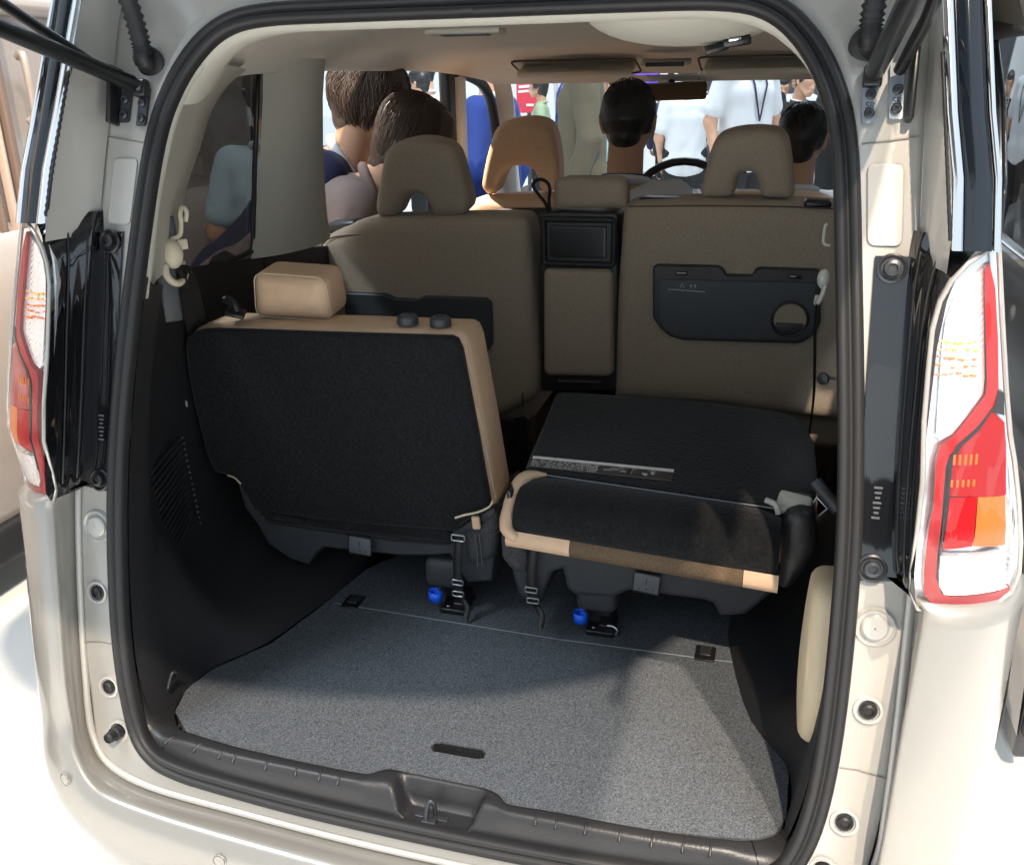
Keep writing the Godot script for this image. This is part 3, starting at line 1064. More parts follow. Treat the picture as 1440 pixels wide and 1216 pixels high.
func interior(van: Node3D) -> void:
	var g := Geo.new()
	for s in [-1.0, 1.0]:
		var rows := []
		for w in WALL:
			var pts := []
			for k in 7:
				var y: float = w[2 + k * 2]
				var near: float = w[0]
				if w[0] > -.1:
					near = minf(w[0], zb(y) - [.006, .04, .09][WALL.find(w)])
				pts.append(Vector3(s * (seal_x(y) - .013 if w[0] > 0.0 else w[1 + k * 2]), y, near))
			rows.append(crv(pts, 3))
		# smooth along the length as well
		var cols := []
		for j in rows[0].size():
			var col := []
			for r in rows:
				col.append(r[j])
			cols.append(crv(col, 3))
		g = Geo.new()
		g.grid(cols)
		obj("side_trim", g, M.black_trim, van)

	# carpet with its slot
	var edge := [Vector2(-0.334, -0.621), Vector2(-0.377, -0.544), Vector2(-0.401, -0.39), Vector2(-0.435, -0.239), Vector2(-0.495, -0.143), Vector2(-0.508, -0.079), Vector2(-0.49, -0.02), Vector2(-0.435, 0.025), Vector2(-0.342, 0.036), Vector2(-0.229, 0.036), Vector2(-0.132, 0.038), Vector2(-0.107, 0.037), Vector2(-0.097, 0.027), Vector2(-0.086, 0.019), Vector2(-0.024, 0.019), Vector2(0.022, 0.019), Vector2(0.05, 0.021), Vector2(0.078, 0.022), Vector2(0.092, 0.026), Vector2(0.111, 0.045), Vector2(0.12, 0.047), Vector2(0.187, 0.041), Vector2(0.302, 0.037), Vector2(0.399, 0.026), Vector2(0.456, 0.016), Vector2(0.484, -0.002), Vector2(0.499, -0.036), Vector2(0.502, -0.125), Vector2(0.491, -0.222), Vector2(0.458, -0.297), Vector2(0.441, -0.386), Vector2(0.43, -0.523)]
	edge.append(Vector2(.43, -.95))
	edge.append(Vector2(-.40, -.95))
	var slot := [Vector2(-0.04, -0.058), Vector2(-0.043, -0.047), Vector2(-0.036, -0.038), Vector2(0.036, -0.039), Vector2(0.047, -0.043), Vector2(0.047, -0.057), Vector2(0.038, -0.063), Vector2(-0.031, -0.062)]
	# one outline that runs in to the slot and out again
	g = Geo.new()
	var near_i := 12
	var loop := []
	for i in edge.size():
		loop.append(edge[i])
		if i == near_i:
			var k0 := 2
			for k in slot.size() + 1:
				loop.append(slot[(k0 - k + slot.size() * 2) % slot.size()] + (Vector2(.0006, 0) if k == slot.size() else Vector2()))
			loop.append(edge[i] + Vector2(.0006, 0))
	var flat := PackedVector2Array(loop)
	var ix := Geometry2D.triangulate_polygon(flat)
	for i in range(0, ix.size(), 3):
		g.tri(Vector3(flat[ix[i]].x, .526, flat[ix[i]].y), Vector3(flat[ix[i + 1]].x, .526, flat[ix[i + 1]].y), Vector3(flat[ix[i + 2]].x, .526, flat[ix[i + 2]].y))
	g.nxt()
	for lp in [[edge, .018], [slot, .003]]:
		for i in lp[0].size():
			var a: Vector2 = lp[0][i]
			var b: Vector2 = lp[0][(i + 1) % lp[0].size()]
			g.quad(Vector3(a.x, .526, a.y), Vector3(b.x, .526, b.y), Vector3(b.x, .526 - lp[1], b.y), Vector3(a.x, .526 - lp[1], a.y))
	var carpet := obj("cargo_carpet", g, M.carpet, van)
	g = Geo.new()
	for i in slot.size():
		var a: Vector2 = slot[i]
		var b: Vector2 = slot[(i + 1) % slot.size()]
		g.quad(Vector3(a.x, .523, a.y), Vector3(b.x, .523, b.y), Vector3(b.x, .46, b.y), Vector3(a.x, .46, a.y))
		g.tri(Vector3(a.x, .46, a.y), Vector3(b.x, .46, b.y), Vector3(slot[0].x, .46, slot[0].y))
	obj("lift_slot", g, M.felt, carpet)
	g = Geo.new()
	g.box(xf(Vector3(0, .43, -.33)), Vector3(.94, .02, .68), .002)
	obj("floor_board", g, M.black_trim, van)
	g = Geo.new()
	g.tube(fill([Vector3(-0.382, 0.526, -0.4), Vector3(-0.303, 0.526, -0.398), Vector3(0.078, 0.526, -0.388), Vector3(0.347, 0.526, -0.394), Vector3(0.436, 0.526, -0.397)], .02, false), .0009, 6)
	obj("carpet_seam", g, M.carpet_seam, carpet)
	# tie-down plates
	for q in [Vector3(-0.346, 0.526, -0.412), Vector3(0.355, 0.526, -0.408)]:
		g = Geo.new()
		g.box(xf(q + Vector3(0, .002, 0)), Vector3(.036, .004, .046), .0018)
		var o := obj("tie_down_plate", g, M.black_smooth, carpet)
		g = Geo.new()
		g.box(xf(q + Vector3(0, .0045, -.004)), Vector3(.020, .003, .026), .0012)
		for sx in [-1.0, 1.0]:
			g.box(xf(q + Vector3(sx * .008, .0062, -.016)), Vector3(.003, .002, .004), .0008)
		obj("fold_ring", g, M.dark_steel, o)

	sill(van)

	# ---- left rear pillar trim from the seal to the quarter glass, and over the top
	for s in [-1.0, 1.0]:
		var rows := []
		for q in [[1.205, .504, .612, -.36], [1.25, .500, .622, -.40], [1.33, .492, .634, -.46], [1.40, .482, .640, -.53], [1.46, .468, .640, -.58], [1.505, .448, .636, -.64], [1.535, .425, .625, -.70]]:
			var y: float = q[0]
			var z := zb(y)
			var row := []
			row.append(Vector3(s * (q[1] + .012), y, z - .004))
			row.append(Vector3(s * q[1], y, z - .004))
			row.append(Vector3(s * (q[1] - .003), y, z - .018))
			for t in [.15, .4, .7, 1.0]:
				var yy: float = y + .012 * sin(t * PI)
				row.append(Vector3(s * lerpf(q[1], q[2], pow(t, .8)), lerpf(y, yy, .5), lerpf(z - .03, q[3], t)))
			row.append(Vector3(s * (q[2] + .02), y, q[3] - .004))
			rows.append(row)
		var cols := []
		for j in rows[0].size():
			var col := []
			for r in rows:
				col.append(r[j])
			cols.append(crv(col, 3))
		g = Geo.new()
		g.grid(cols)
		obj("pillar_trim", g, M.pillar_trim, van)
	# rim over the opening
	g = Geo.new()
	var rim := []
	for q in crv([Vector2(-.462, 1.485), Vector2(-.440, 1.520), Vector2(-.412, 1.548), Vector2(-.372, 1.571), Vector2(-.31, 1.582), Vector2(-.2, 1.584), Vector2(0, 1.584), Vector2(.2, 1.584), Vector2(.31, 1.582), Vector2(.372, 1.571), Vector2(.412, 1.548), Vector2(.440, 1.520), Vector2(.462, 1.485)], 4):
		var z := zb(q.y)
		var c := Vector2(0, 1.0)
		var i: Vector2 = (c - q).normalized()
		rim.append([Vector3(q.x - i.x * .012, q.y - i.y * .012, z - .004), Vector3(q.x, q.y, z - .006), Vector3(q.x + i.x * .006, q.y + i.y * .006, z - .022), Vector3(q.x + i.x * .004, q.y + i.y * .004, z - .06), Vector3(q.x - i.x * .022, q.y - i.y * .022, z - .13)])
	g.grid(rim)
	obj("roof_rim_trim", g, M.pillar_trim, van)

	# headliner
	g = Geo.new()
	var rows := []
	for q in [[-.33, 1.596, .60, 1.50], [-.45, 1.606, .63, 1.50], [-.70, 1.622, .655, 1.53], [-1.0, 1.63, .68, 1.542], [-1.5, 1.628, .70, 1.546], [-1.95, 1.61, .70, 1.545], [-2.2, 1.585, .69, 1.535], [-2.42, 1.548, .66, 1.515], [-2.48, 1.518, .64, 1.50]]:
		var w: float = q[2]
		var e: float = q[3]
		var y: float = q[1]
		var half := [Vector2(0, y), Vector2(w * .4, y - .002), Vector2(w * .68, y - .012), Vector2(w * .85, lerpf(y, e, .38)), Vector2(w * .95, lerpf(y, e, .72)), Vector2(w * 1.0, e), Vector2(w * 1.02, e - .01), Vector2(w * 1.06, e + .0)]
		var row := []
		for k in crv(whole(half), 2):
			row.append(Vector3(k.x, k.y, q[0]))
		rows.append(row)
	var cols := []
	for j in rows[0].size():
		var col := []
		for r in rows:
			col.append(r[j])
		cols.append(crv(col, 3))
	g.grid(cols)
	obj("headliner", g, M.headliner, van)
	# belt reel bulge with its black tongue
	g = Geo.new()
	g.ball(Vector3(.262, 1.600, -.45), Vector3(.150, .050, .125), 18)
	var dome := obj("belt_housing", g, M.pillar_trim, van)
	var t0 := Vector3(0.322, 1.549, -0.42)
	g = Geo.new()
	g.box(Transform3D(Basis.from_euler(Vector3(.3, .2, .12)), t0 + Vector3(.016, .006, 0)), Vector3(.040, .011, .022), .003)
	g.box(Transform3D(Basis.from_euler(Vector3(.3, .3, .25)), t0 + Vector3(-.012, -.003, .004)), Vector3(.034, .008, .020), .002)
	obj("belt_tongue", g, M.black_smooth, dome)
	g = Geo.new()
	g.box(Transform3D(Basis.from_euler(Vector3(.3, .2, .1)), t0 + Vector3(.014, .008, .010)), Vector3(.018, .004, .008), .001)
	obj("tongue_plate", g, M.chrome, dome)
	g = Geo.new()
	g.box(xf(Vector3(0.152, 1.586, -0.42)), Vector3(.03, .004, .02), .001)
	obj("belt_slot", g, M.black_smooth, van)
	# ceiling grips, lamp, visors, map lamp
	for q in [[Vector3(-0.6, 1.626, -1.462), 22.0], [Vector3(-0.62, 1.59, -2.499), 26.0]]:
		g = Geo.new()
		g.slab(rnd([Vector2(-.10, -.022), Vector2(.10, -.022), Vector2(.075, .034), Vector2(-.075, .034)], .02), facing(q[0] + Vector3(-.004, .004, 0), Vector3(.9, -.55, .1)), .012, .005)
		var o := obj("grip_recess", g, M.headliner, van)
		g = Geo.new()
		var arc := []
		for k in 9:
			var a := PI * k / 8.0
			arc.append(Vector3(.012 + .016 * sin(a), -.004 - .012 * sin(a), .085 * cos(a)) + q[0])
		g.tube(crv(arc, 2), .0085, 10)
		obj("assist_grip", g, M.pillar_trim, o)
		g = Geo.new()
		g.box(Transform3D(Basis.from_euler(Vector3(0, 0, .6)), q[0] + Vector3(.004, 0, -.01)), Vector3(.008, .018, .03), .003)
		obj("coat_hook", g, M.brown_cloth, o)
	var lp := Vector3(-0.244, 1.603, -0.938)
	g = Geo.new()
	g.box(Transform3D(Basis.from_euler(Vector3(0, .1, 0)), lp), Vector3(.16, .012, .085), .005)
	var rl := obj("room_lamp", g, M.pillar_trim, van)
	g = Geo.new()
	g.box(Transform3D(Basis.from_euler(Vector3(0, .1, 0)), lp + Vector3(0, -.006, 0)), Vector3(.10, .006, .045), .002)
	obj("lamp_cover", g, M.table_plastic, rl)
	for q in [[-.30, 805], [.335, 1080]]:
		var vis := node("sun_visor", van, Vector3(q[0], 1.545, -2.30))
		g = Geo.new()
		g.slab(rnd(rect(.40, .15), .03), xf(Vector3(0, -.01, 0), -76), .02, .009)
		obj("visor_panel", g, M.headliner, vis)
		g = Geo.new()
		g.box(xf(Vector3(.02, -.016, .085), -70), Vector3(.13, .022, .003), .001)
		obj("visor_label", g, M.cream, vis)
		g = Geo.new()
		var path := []
		for k in rnd(rect(.43, .18), .035):
			path.append(Vector3(k.x, -.002 - k.y * .24, -k.y))
		g.tube(path, .0035, 6, true)
		obj("visor_gap", g, M.brown_mesh, vis)
	g = Geo.new()
	g.box(xf(Vector3(.02, 1.552, -2.2), 10), Vector3(.16, .014, .055), .005)
	var ml := obj("map_lamp", g, M.pillar_trim, van)
	g = Geo.new()
	g.box(xf(Vector3(.02, 1.546, -2.175), 12), Vector3(.125, .012, .03), .003)
	obj("lamp_lens", g, M.table_plastic, ml)
	# inner mirror
	g = Geo.new()
	g.slab(rnd(rect(.235, .062), .012), xf(Vector3(0.01, 1.457, -2.55), 6, 8, 1), .03, .012)
	var mir_o := obj("inner_mirror", g, M.brown_mesh, van)
	g = Geo.new()
	g.tube([Vector3(-0.001, 1.472, -2.57), Vector3(-0.012, 1.526, -2.62)], .012, 8)
	obj("mirror_stalk", g, M.black_trim, mir_o)

	# ---- pillars along both sides, and the side glass
	for s in [-1.0, 1.0]:
		# middle pillar, a rounded column
		g = Geo.new()
		rows = []
		for t in [0.0, .12, .3, .55, .8, 1.0]:
			var y := lerpf(1.14, 1.56, t)
			var flare: float = .03 * pow(t, 6) + .02 * pow(1 - t, 8)
			var row := []
			for k in 9:
				var a := k / 8.0
				row.append(Vector3(s * (lerpf(.72, .655, sin(PI * a) ** .7) - .012 * t), y, lerpf(lerpf(-.795, -.925, t) + flare * .5, -1.14 - flare * 1.2, a)))
			rows.append(row)
		g.grid(rows)
		obj("column_trim", g, M.pillar_trim, van)
		# door frames at the sliding door and the front door: rubber, then the painted pillar
		g = Geo.new()
		g.box(xf(Vector3(s * .735, 1.27, -2.185)), Vector3(.04, .58, .075), .012)
		obj("door_seal", g, M.rubber, van)
		g = Geo.new()
		g.box(xf(Vector3(s * .728, 1.27, -2.265)), Vector3(.05, .58, .085), .015)
		var bp := obj("painted_pillar", g, M.cream_white, van)
		g = Geo.new()
		g.box(xf(Vector3(s * .700, 1.17, -2.255)), Vector3(.02, .07, .04), .008)
		obj("belt_anchor", g, M.pillar_trim, bp)
		# front pillar
		g = Geo.new()
		rows = []
		for q in [[1.0, .70, -2.74, -2.95], [1.15, .70, -2.73, -2.90], [1.3, .69, -2.72, -2.84], [1.42, .675, -2.68, -2.76], [1.53, .65, -2.52, -2.60]]:
			rows.append([Vector3(s * (q[1] + .03), q[0], q[2]), Vector3(s * (q[1] - .01), q[0], q[2] - .01), Vector3(s * (q[1] - .03), q[0], (q[2] + q[3]) / 2), Vector3(s * (q[1] - .02), q[0], q[3]), Vector3(s * (q[1] + .03), q[0], q[3] - .02)])
		cols = []
		for j in 5:
			var col := []
			for r in rows:
				col.append(r[j])
			cols.append(crv(col, 3))
		g.grid(cols)
		obj("front_pillar", g, M.headliner, van)
		g = Geo.new()
		var bar := crv([Vector3(-0.715, 1.043, -2.581), Vector3(-0.715, 1.228, -2.694), Vector3(-0.715, 1.393, -2.658), Vector3(-0.715, 1.484, -2.544), Vector3(-0.715, 1.523, -2.359), Vector3(-0.715, 1.537, -2.219)], 6)
		if s > 0:
			bar = mir(bar)
		g.tube(bar, .020, 10)
		obj("front_door_seal", g, M.rubber, van)
		g = Geo.new()
		g.slab(rnd([Vector2(-.05, -.07), Vector2(.06, -.07), Vector2(.06, .06), Vector2(-.03, .07)], .02), facing(Vector3(s * .69, 1.27, -2.76), Vector3(-s, 0, .4)), .03, .012)
		obj("mirror_corner", g, M.black_trim, van)
		# upper frame and side glass
		g = Geo.new()
		g.box(xf(Vector3(s * .725, 1.585, -1.45)), Vector3(.05, .06, 2.0), .015)
		obj("roof_rail", g, M.rubber, van)
		g = Geo.new()
		var qp := [Vector2(-.38, 1.10), Vector2(-.46, 1.36), Vector2(-.56, 1.47), Vector2(-.70, 1.56), Vector2(-.97, 1.56), Vector2(-.85, 1.10)]
		g.prism(qp, Transform3D(Basis(Vector3.BACK, Vector3.UP, Vector3.LEFT), Vector3(s * .728, 0, 0)), .005, .001)
		obj("quarter_window", g, M.tinted_glass, van)
		g = Geo.new()
		var fr := []
		for q in [Vector2(-.40, 1.13), Vector2(-.47, 1.36), Vector2(-.57, 1.465), Vector2(-.72, 1.548), Vector2(-.915, 1.55), Vector2(-.85, 1.34), Vector2(-.80, 1.155)]:
			fr.append(Vector3(s * .722, q.y, q.x))
		g.tube(fr, .006, 8, true)
		obj("quarter_frame", g, M.black_smooth, van)
	# windscreen surround and glass
	g = Geo.new()
	rows = []
	for x in [-.66, -.4, 0.0, .4, .66]:
		var b: float = -.05 * (1 - pow(absf(x) / .66, 2))
		rows.append([Vector3(x, 1.515, -2.50 + b), Vector3(x, 1.49, -2.54 + b), Vector3(x, 1.505, -2.60 + b)])
	g.grid(rows)
	obj("screen_header", g, M.headliner, van)
	g = Geo.new()
	rows = []
	for x in [-.66, -.4, 0.0, .4, .66]:
		var b: float = -.08 * (1 - pow(absf(x) / .66, 2))
		rows.append([Vector3(x, 1.51, -2.60 + b), Vector3(x * 1.02, 1.25, -2.95 + b), Vector3(x * 1.04, .98, -3.25 + b)])
	g.grid(rows)
	obj("windscreen", g, M.window_glass, van)
	# dashboard, bonnet edge, wheel
	g = Geo.new()
	rows = []
	for q in [[.50, -2.55], [.80, -2.52], [.98, -2.55], [1.05, -2.62], [1.06, -2.75], [1.03, -3.0], [1.00, -3.25]]:
		var row := []
		for x in [-.72, -.5, -.2, 0.0, .2, .45, .72]:
			var hump: float = .045 * exp(-pow((x - .33) / .17, 2)) * (1.0 if q[1] > -2.8 else .3)
			row.append(Vector3(x, q[0] + hump, q[1]))
		rows.append(row)
	cols = []
	for r in rows:
		cols.append(crv(r, 3))
	g.grid(cols)
	obj("dashboard", g, M.black_trim, van)
	g = Geo.new()
	rows = []
	for q in [[1.00, -3.28], [.985, -3.5], [.93, -3.75], [.80, -3.9], [.40, -3.96]]:
		var row := []
		for x in [-.74, -.4, 0.0, .4, .74]:
			row.append(Vector3(x, q[0] - .05 * pow(absf(x) / .74, 3), q[1] + .12 * pow(absf(x) / .74, 2)))
		rows.append(row)
	g.grid(rows)
	obj("bonnet", g, M.paint, van)
	g = Geo.new()
	var ring := []
	for k in 28:
		ring.append(Vector3(.185 * cos(TAU * k / 28), .185 * sin(TAU * k / 28), 0))
	g.tube(ring, .014, 10, true)
	for a in [0.2, 2.94, 4.71]:
		g.tube([Vector3(0, 0, -.02), Vector3(.18 * cos(a), .18 * sin(a), 0)], .014, 8)
	g.ball(Vector3(0, 0, -.015), Vector3(.065, .06, .03), 10)
	obj("steering_wheel", g, M.black_smooth, van, xf(Vector3(0.085, 1.062, -2.25), -24))
	# cabin floor
	g = Geo.new()
	g.box(xf(Vector3(0, .36, -1.75)), Vector3(1.42, .05, 1.75), .005)
	g.box(xf(Vector3(0, .43, -.93)), Vector3(1.0, .12, .22), .01)
	obj("cabin_floor", g, M.cabin_carpet, van)
	g = Geo.new()
	g.box(xf(Vector3(0, .30, -1.7)), Vector3(1.5, .05, 3.3), .005)
	obj("underbody", g, M.black_trim, van)

	# ---- small fittings on the side walls
	# ventilation louvres in the trim
	for k in 15:
		g = Geo.new()
		var y := .72 + k * .0115
		g.tube([Vector3(-.593 - k * .0012, y - .012, -.20), Vector3(-.622, y + .012, -.315)], .0028, 6)
		obj("vent_louvre", g, M.sill_plastic, van)
	g = Geo.new()
	for k in 16:
		g.box(xf(Vector3(-.6135 - k * .0007, .715 + k * .0118, -.325)), Vector3(.004, .0035, .003), .001)
	obj("vent_edge", g, M.plate_plastic, van)
	# hook at the corner and small clips
	g = Geo.new()
	var hk := Vector3(-0.5, 0.584, -0.033)
	g.tube(crv([hk + Vector3(.0, -.010, -.012), hk + Vector3(.012, .008, -.004), hk + Vector3(.010, .012, .006), hk + Vector3(.004, -.012, .014)], 5), .0028, 8)
	obj("luggage_hook", g, M.dark_steel, van)
	for q in [Vector3(-0.532, 1.145, -0.152), Vector3(-0.545, 0.993, -0.246)]:
		g = Geo.new()
		g.box(xf(q, 0, 40), Vector3(.004, .012, .008), .0015)
		obj("trim_clip", g, M.plate_plastic, van)
	# padded arm rest on the right wall
	g = Geo.new()
	var ap := rnd([Vector2(-.02, -.085), Vector2(.05, -.09), Vector2(.11, .02), Vector2(.10, .155), Vector2(.0, .165), Vector2(-.04, .02)], .035)
	g.slab(ap, Transform3D(Basis(Vector3.FORWARD, Vector3.UP, Vector3.LEFT).orthonormalized(), Vector3(.528, .71, -.085)), .05, .02, .006)
	obj("side_armrest", g, M.tan_trim, van)
	belts(van)


func sill(van: Node3D) -> void:
	var inner := [Vector2(-.508, -.085), Vector2(-.496, -.03), Vector2(-.470, .005), Vector2(-.436, .022), Vector2(-.34, .035), Vector2(-.22, .040), Vector2(-.13, .040), Vector2(-.107, .037), Vector2(-.095, .026), Vector2(-.080, .018), Vector2(-.04, .018), Vector2(.03, .019), Vector2(.07, .020), Vector2(.092, .027), Vector2(.108, .042), Vector2(.125, .044), Vector2(.187, .041), Vector2(.30, .040), Vector2(.40, .033), Vector2(.452, .018), Vector2(.485, -.002), Vector2(.502, -.035), Vector2(.508, -.085)]
	var outer := [Vector2(-.523, 0.636), Vector2(-.517, 0.586), Vector2(-.500, 0.544), Vector2(-.466, 0.513), Vector2(-.36, 0.490), Vector2(-.22, 0.485), Vector2(-.14, 0.484), Vector2(-.12, 0.483), Vector2(-.10, 0.483), Vector2(-.080, 0.483), Vector2(-.04, 0.482), Vector2(.03, 0.482), Vector2(.07, 0.483), Vector2(.095, 0.483), Vector2(.112, 0.483), Vector2(.13, 0.483), Vector2(.187, 0.484), Vector2(.30, 0.487), Vector2(.40, 0.496), Vector2(.466, 0.513), Vector2(.500, 0.544), Vector2(.517, 0.586), Vector2(.523, 0.636)]
	var a := crv(inner, 5)
	var b := crv(outer, 5)
	var rows := []
	for i in a.size():
		var p := Vector3(a[i].x, .524, a[i].y)
		var q := on_rear(b[i].x, b[i].y, .002)
		var lift: float = clampf((absf(a[i].x) - .42) / .09, 0, 1)
		var along := smoothstep(.072, .050, absf(a[i].x - .006))
		var row := []
		var prof := [[0.0, -.012], [0.0, 0.0], [.03, .005], [.10, .009], [.18, .0098], [.26, .010], [.34, .010], [.42, .0099], [.5, .0095], [.58, .009], [.66, .007], [.74, .003], [.82, -.004], [.88, -.011], [.93, -.018], [.97, -.026], [1.0, -.038]]
		for w in prof:
			var r := p.lerp(Vector3(q.x, p.y, q.z), w[0])
			r.y += w[1] * (1 - lift)
			var up := p.lerp(q, w[0]) + Vector3(0, 0.006 * sin(w[0] * PI), .008 * sin(w[0] * PI))
			r = r.lerp(up, lift)
			# latch recess: steep at its back, open towards the seal
			var deep := .046 * along * smoothstep(.12, .34, w[0])
			r.y -= maxf(deep - maxf(0.0, .010 - w[1]) * 1.1, 0.0) if w[0] > .1 else 0.0
			row.append(r)
		row[row.size() - 1] = Vector3(q.x, minf(q.y, row[row.size() - 2].y), q.z)
		row.append(row[row.size() - 1] + Vector3(0, -.012, -.004))
		rows.append(row)
	var g := Geo.new()
	g.grid(rows)
	var sl := obj("sill_trim", g, M.sill_plastic, van)
	# striker: plate with two wings and an upright loop
	var c := Vector3(-.004, .489, .056)
	g = Geo.new()
	g.box(xf(c + Vector3(0, .000, 0)), Vector3(.052, .004, .010), .0018)
	g.box(xf(c + Vector3(0, .002, .010)), Vector3(.022, .006, .014), .002)
	var st := obj("striker_plate", g, M.dark_steel, sl)
	g = Geo.new()
	g.tube(crv([c + Vector3(-.0045, 0, .014), c + Vector3(-.0045, .022, .004), c + Vector3(0, .030, .0), c + Vector3(.0045, .022, -.002), c + Vector3(.0045, 0, -.004)], 5), .0035, 10)
	obj("striker_loop", g, M.dark_steel, sl)
	# anti-slip ribs
	for k in 21:
		var x := -.43 + k * .0415
		if absf(x) < .125:
			continue
		var best := 0
		for i in a.size():
			if absf(a[i].x - x) < absf(a[best].x - x):
				best = i
		g = Geo.new()
		var p0: Vector3 = rows[best][3]
		var p1: Vector3 = rows[best][9]
		var p2: Vector3 = rows[best][11]
		g.tube([p0.lerp(p1, .3) + Vector3(0, -.0020, 0), p0.lerp(p1, .45) + Vector3(0, -.0008, 0), p1 + Vector3(0, -.0006, 0), p2 + Vector3(0, -.0002, 0), p2 + Vector3(0, -.002, .003)], .0022, 8)
		obj("grip_rib", g, M.sill_plastic, sl)
	# joints to the side trim
	for s in [-1.0, 1.0]:
		g = Geo.new()
		var i := 15 if s < 0 else a.size() - 16
		var path := []
		for k in range(2, 17):
			path.append(rows[i][k] + Vector3(0, .0004, .0003))
		g.tube(path, .0009, 6)
		obj("trim_joint", g, M.black_gloss, sl)


func belts(van: Node3D) -> void:
	# left: belt guide high on the pillar, spare hook above it, webbing down to the seat
	var c := Vector3(-0.585, 1.232, -0.314)
	var b := node("seat_belt", van)
	tag(b, "black belt through a cream guide on the pillar beside the upright seat")
	var g := Geo.new()
	g.ball(c + Vector3(.004, .006, 0), Vector3(.020, .026, .020), 14)
	obj("anchor_cover", g, M.cream, b)
	g = Geo.new()
	g.tube(crv([c + Vector3(.004, -.010, .022), c + Vector3(.010, -.026, .028), c + Vector3(.014, -.038, .020), c + Vector3(.014, -.043, .002), c + Vector3(.010, -.034, -.022), c + Vector3(.004, -.012, -.026)], 4), .0062, 8)
	obj("belt_guide", g, M.cream, b)
	g = Geo.new()
	var path := crv([c + Vector3(.014, -.036, -.004), c + Vector3(.012, -.036, -.016), Vector3(-0.612, 1.166, -0.389), Vector3(-0.625, 1.129, -0.413), Vector3(-0.635, 1.096, -0.431), Vector3(-0.655, 1.046, -0.464), Vector3(-0.69, 0.993, -0.514)], 5)
	for o in [0]:
		g.sweep(path, [Vector2(-.021, 0), Vector2(-.020, .0012), Vector2(.020, .0012), Vector2(.021, 0), Vector2(.020, -.0012), Vector2(-.020, -.0012), Vector2(-.021, 0)], Vector3(.8, 0, .6))
	obj("webbing", g, M.webbing, b)
	g = Geo.new()
	var h := Vector3(-0.585, 1.284, -0.343)
	g.tube(crv([h + Vector3(0, -.022, .020), h + Vector3(.008, -.018, .004), h + Vector3(.010, .0, -.002), h + Vector3(.010, .020, -.004), h + Vector3(.009, .028, -.014), h + Vector3(.009, .018, -.024), h + Vector3(.004, .002, -.024)], 4), .0042, 8)
	g.box(Transform3D(Basis.from_euler(Vector3(0, .9, 0)), h + Vector3(.004, -.034, .004)), Vector3(.03, .018, .006), .002)
	obj("belt_hook", g, M.cream, b)
	g = Geo.new()
	g.box(Transform3D(Basis.from_euler(Vector3(0, .9, 0)), h + Vector3(-.004, -.010, .012)), Vector3(.020, .05, .01), .004)
	g.box(Transform3D(Basis.from_euler(Vector3(0, .9, 0)), c + Vector3(-.002, -.06, .012)), Vector3(.032, .10, .010), .004)
	obj("belt_recess", g, M.table_plastic, b)
	# right: the same guide seen from its edge
	b = node("seat_belt", van)
	tag(b, "belt with a white guide hanging before the fold-down table, beside the opening")
	c = Vector3(0.515, 1.112, -0.949)
	g = Geo.new()
	g.ball(c + Vector3(.002, 0, 0), Vector3(.013, .021, .018), 14)
	obj("anchor_cover", g, M.cream_white, b)
	g = Geo.new()
	g.tube(crv([c + Vector3(.006, -.010, .016), c + Vector3(.002, -.028, .020), c + Vector3(-.004, -.046, .018), c + Vector3(-.008, -.050, .004), c + Vector3(-.006, -.040, -.012)], 4), .0052, 8)
	obj("belt_guide", g, M.cream_white, b)
	g = Geo.new()
	var k0 := c + Vector3(-.006, -.048, .006)
	path = crv([k0, k0 + Vector3(.000, -.04, 0), k0 + Vector3(.008, -.13, 0), k0 + Vector3(.014, -.22, -.01), k0 + Vector3(.012, -.33, -.02)], 5)
	g.sweep(path, [Vector2(-.020, 0), Vector2(-.019, .0014), Vector2(.019, .0014), Vector2(.020, 0), Vector2(.019, -.0014), Vector2(-.019, -.0014), Vector2(-.020, 0)], Vector3(1, 0, .12))
	obj("webbing", g, M.webbing, b)
	g = Geo.new()
	var e := Vector3(0.52, 0.989, -0.648)
	g.lathe([Vector2(.0005, -.004), Vector2(.011, -.004), Vector2(.012, 0), Vector2(.011, .004), Vector2(.0005, .005)], facing(e, Vector3(-.6, 0, 1)), 16)
	g.box(xf(e + Vector3(.012, .002, 0)), Vector3(.02, .003, .01), .001)
	obj("belt_stop", g, M.dark_steel, b)
	g = Geo.new()
	var f := Vector3(0.515, 1.19, -1.025)
	g.tube(crv([f + Vector3(.002, .022, 0), f + Vector3(-.002, .018, 0), f + Vector3(-.003, -.012, 0), f + Vector3(.002, -.020, 0), f + Vector3(.012, -.022, 0)], 4), .0033, 8)
	obj("belt_hook", g, M.cream_white, b)
	# buckle by the folded seat
	g = Geo.new()
	var q := Vector3(0.519, 0.862, -0.4)
	g.tube([q + Vector3(-.008, .028, 0), q + Vector3(.03, -.006, .03)], .011, 10)
	var bo := obj("stowed_belt", g, M.table_plastic, b)
	g = Geo.new()
	g.tube([q + Vector3(-.004, .004, .008), q + Vector3(-.014, -.018, .012), q + Vector3(-.004, -.032, .014), q + Vector3(.014, -.012, .012)], .0022, 8, true)
	obj("belt_tongue", g, M.steel, b)


# ---------------------------------------------------------------- seats
const WEB := [Vector2(-.5, 0), Vector2(-.48, .06), Vector2(.48, .06), Vector2(.5, 0), Vector2(.48, -.06), Vector2(-.48, -.06), Vector2(-.5, 0)]


func web(g: Geo, path: Array, w: float, out) -> void:
	var prof := []
	for q in WEB:
		prof.append(Vector2(q.x * w, q.y * .02))
	g.sweep(path, prof, out)


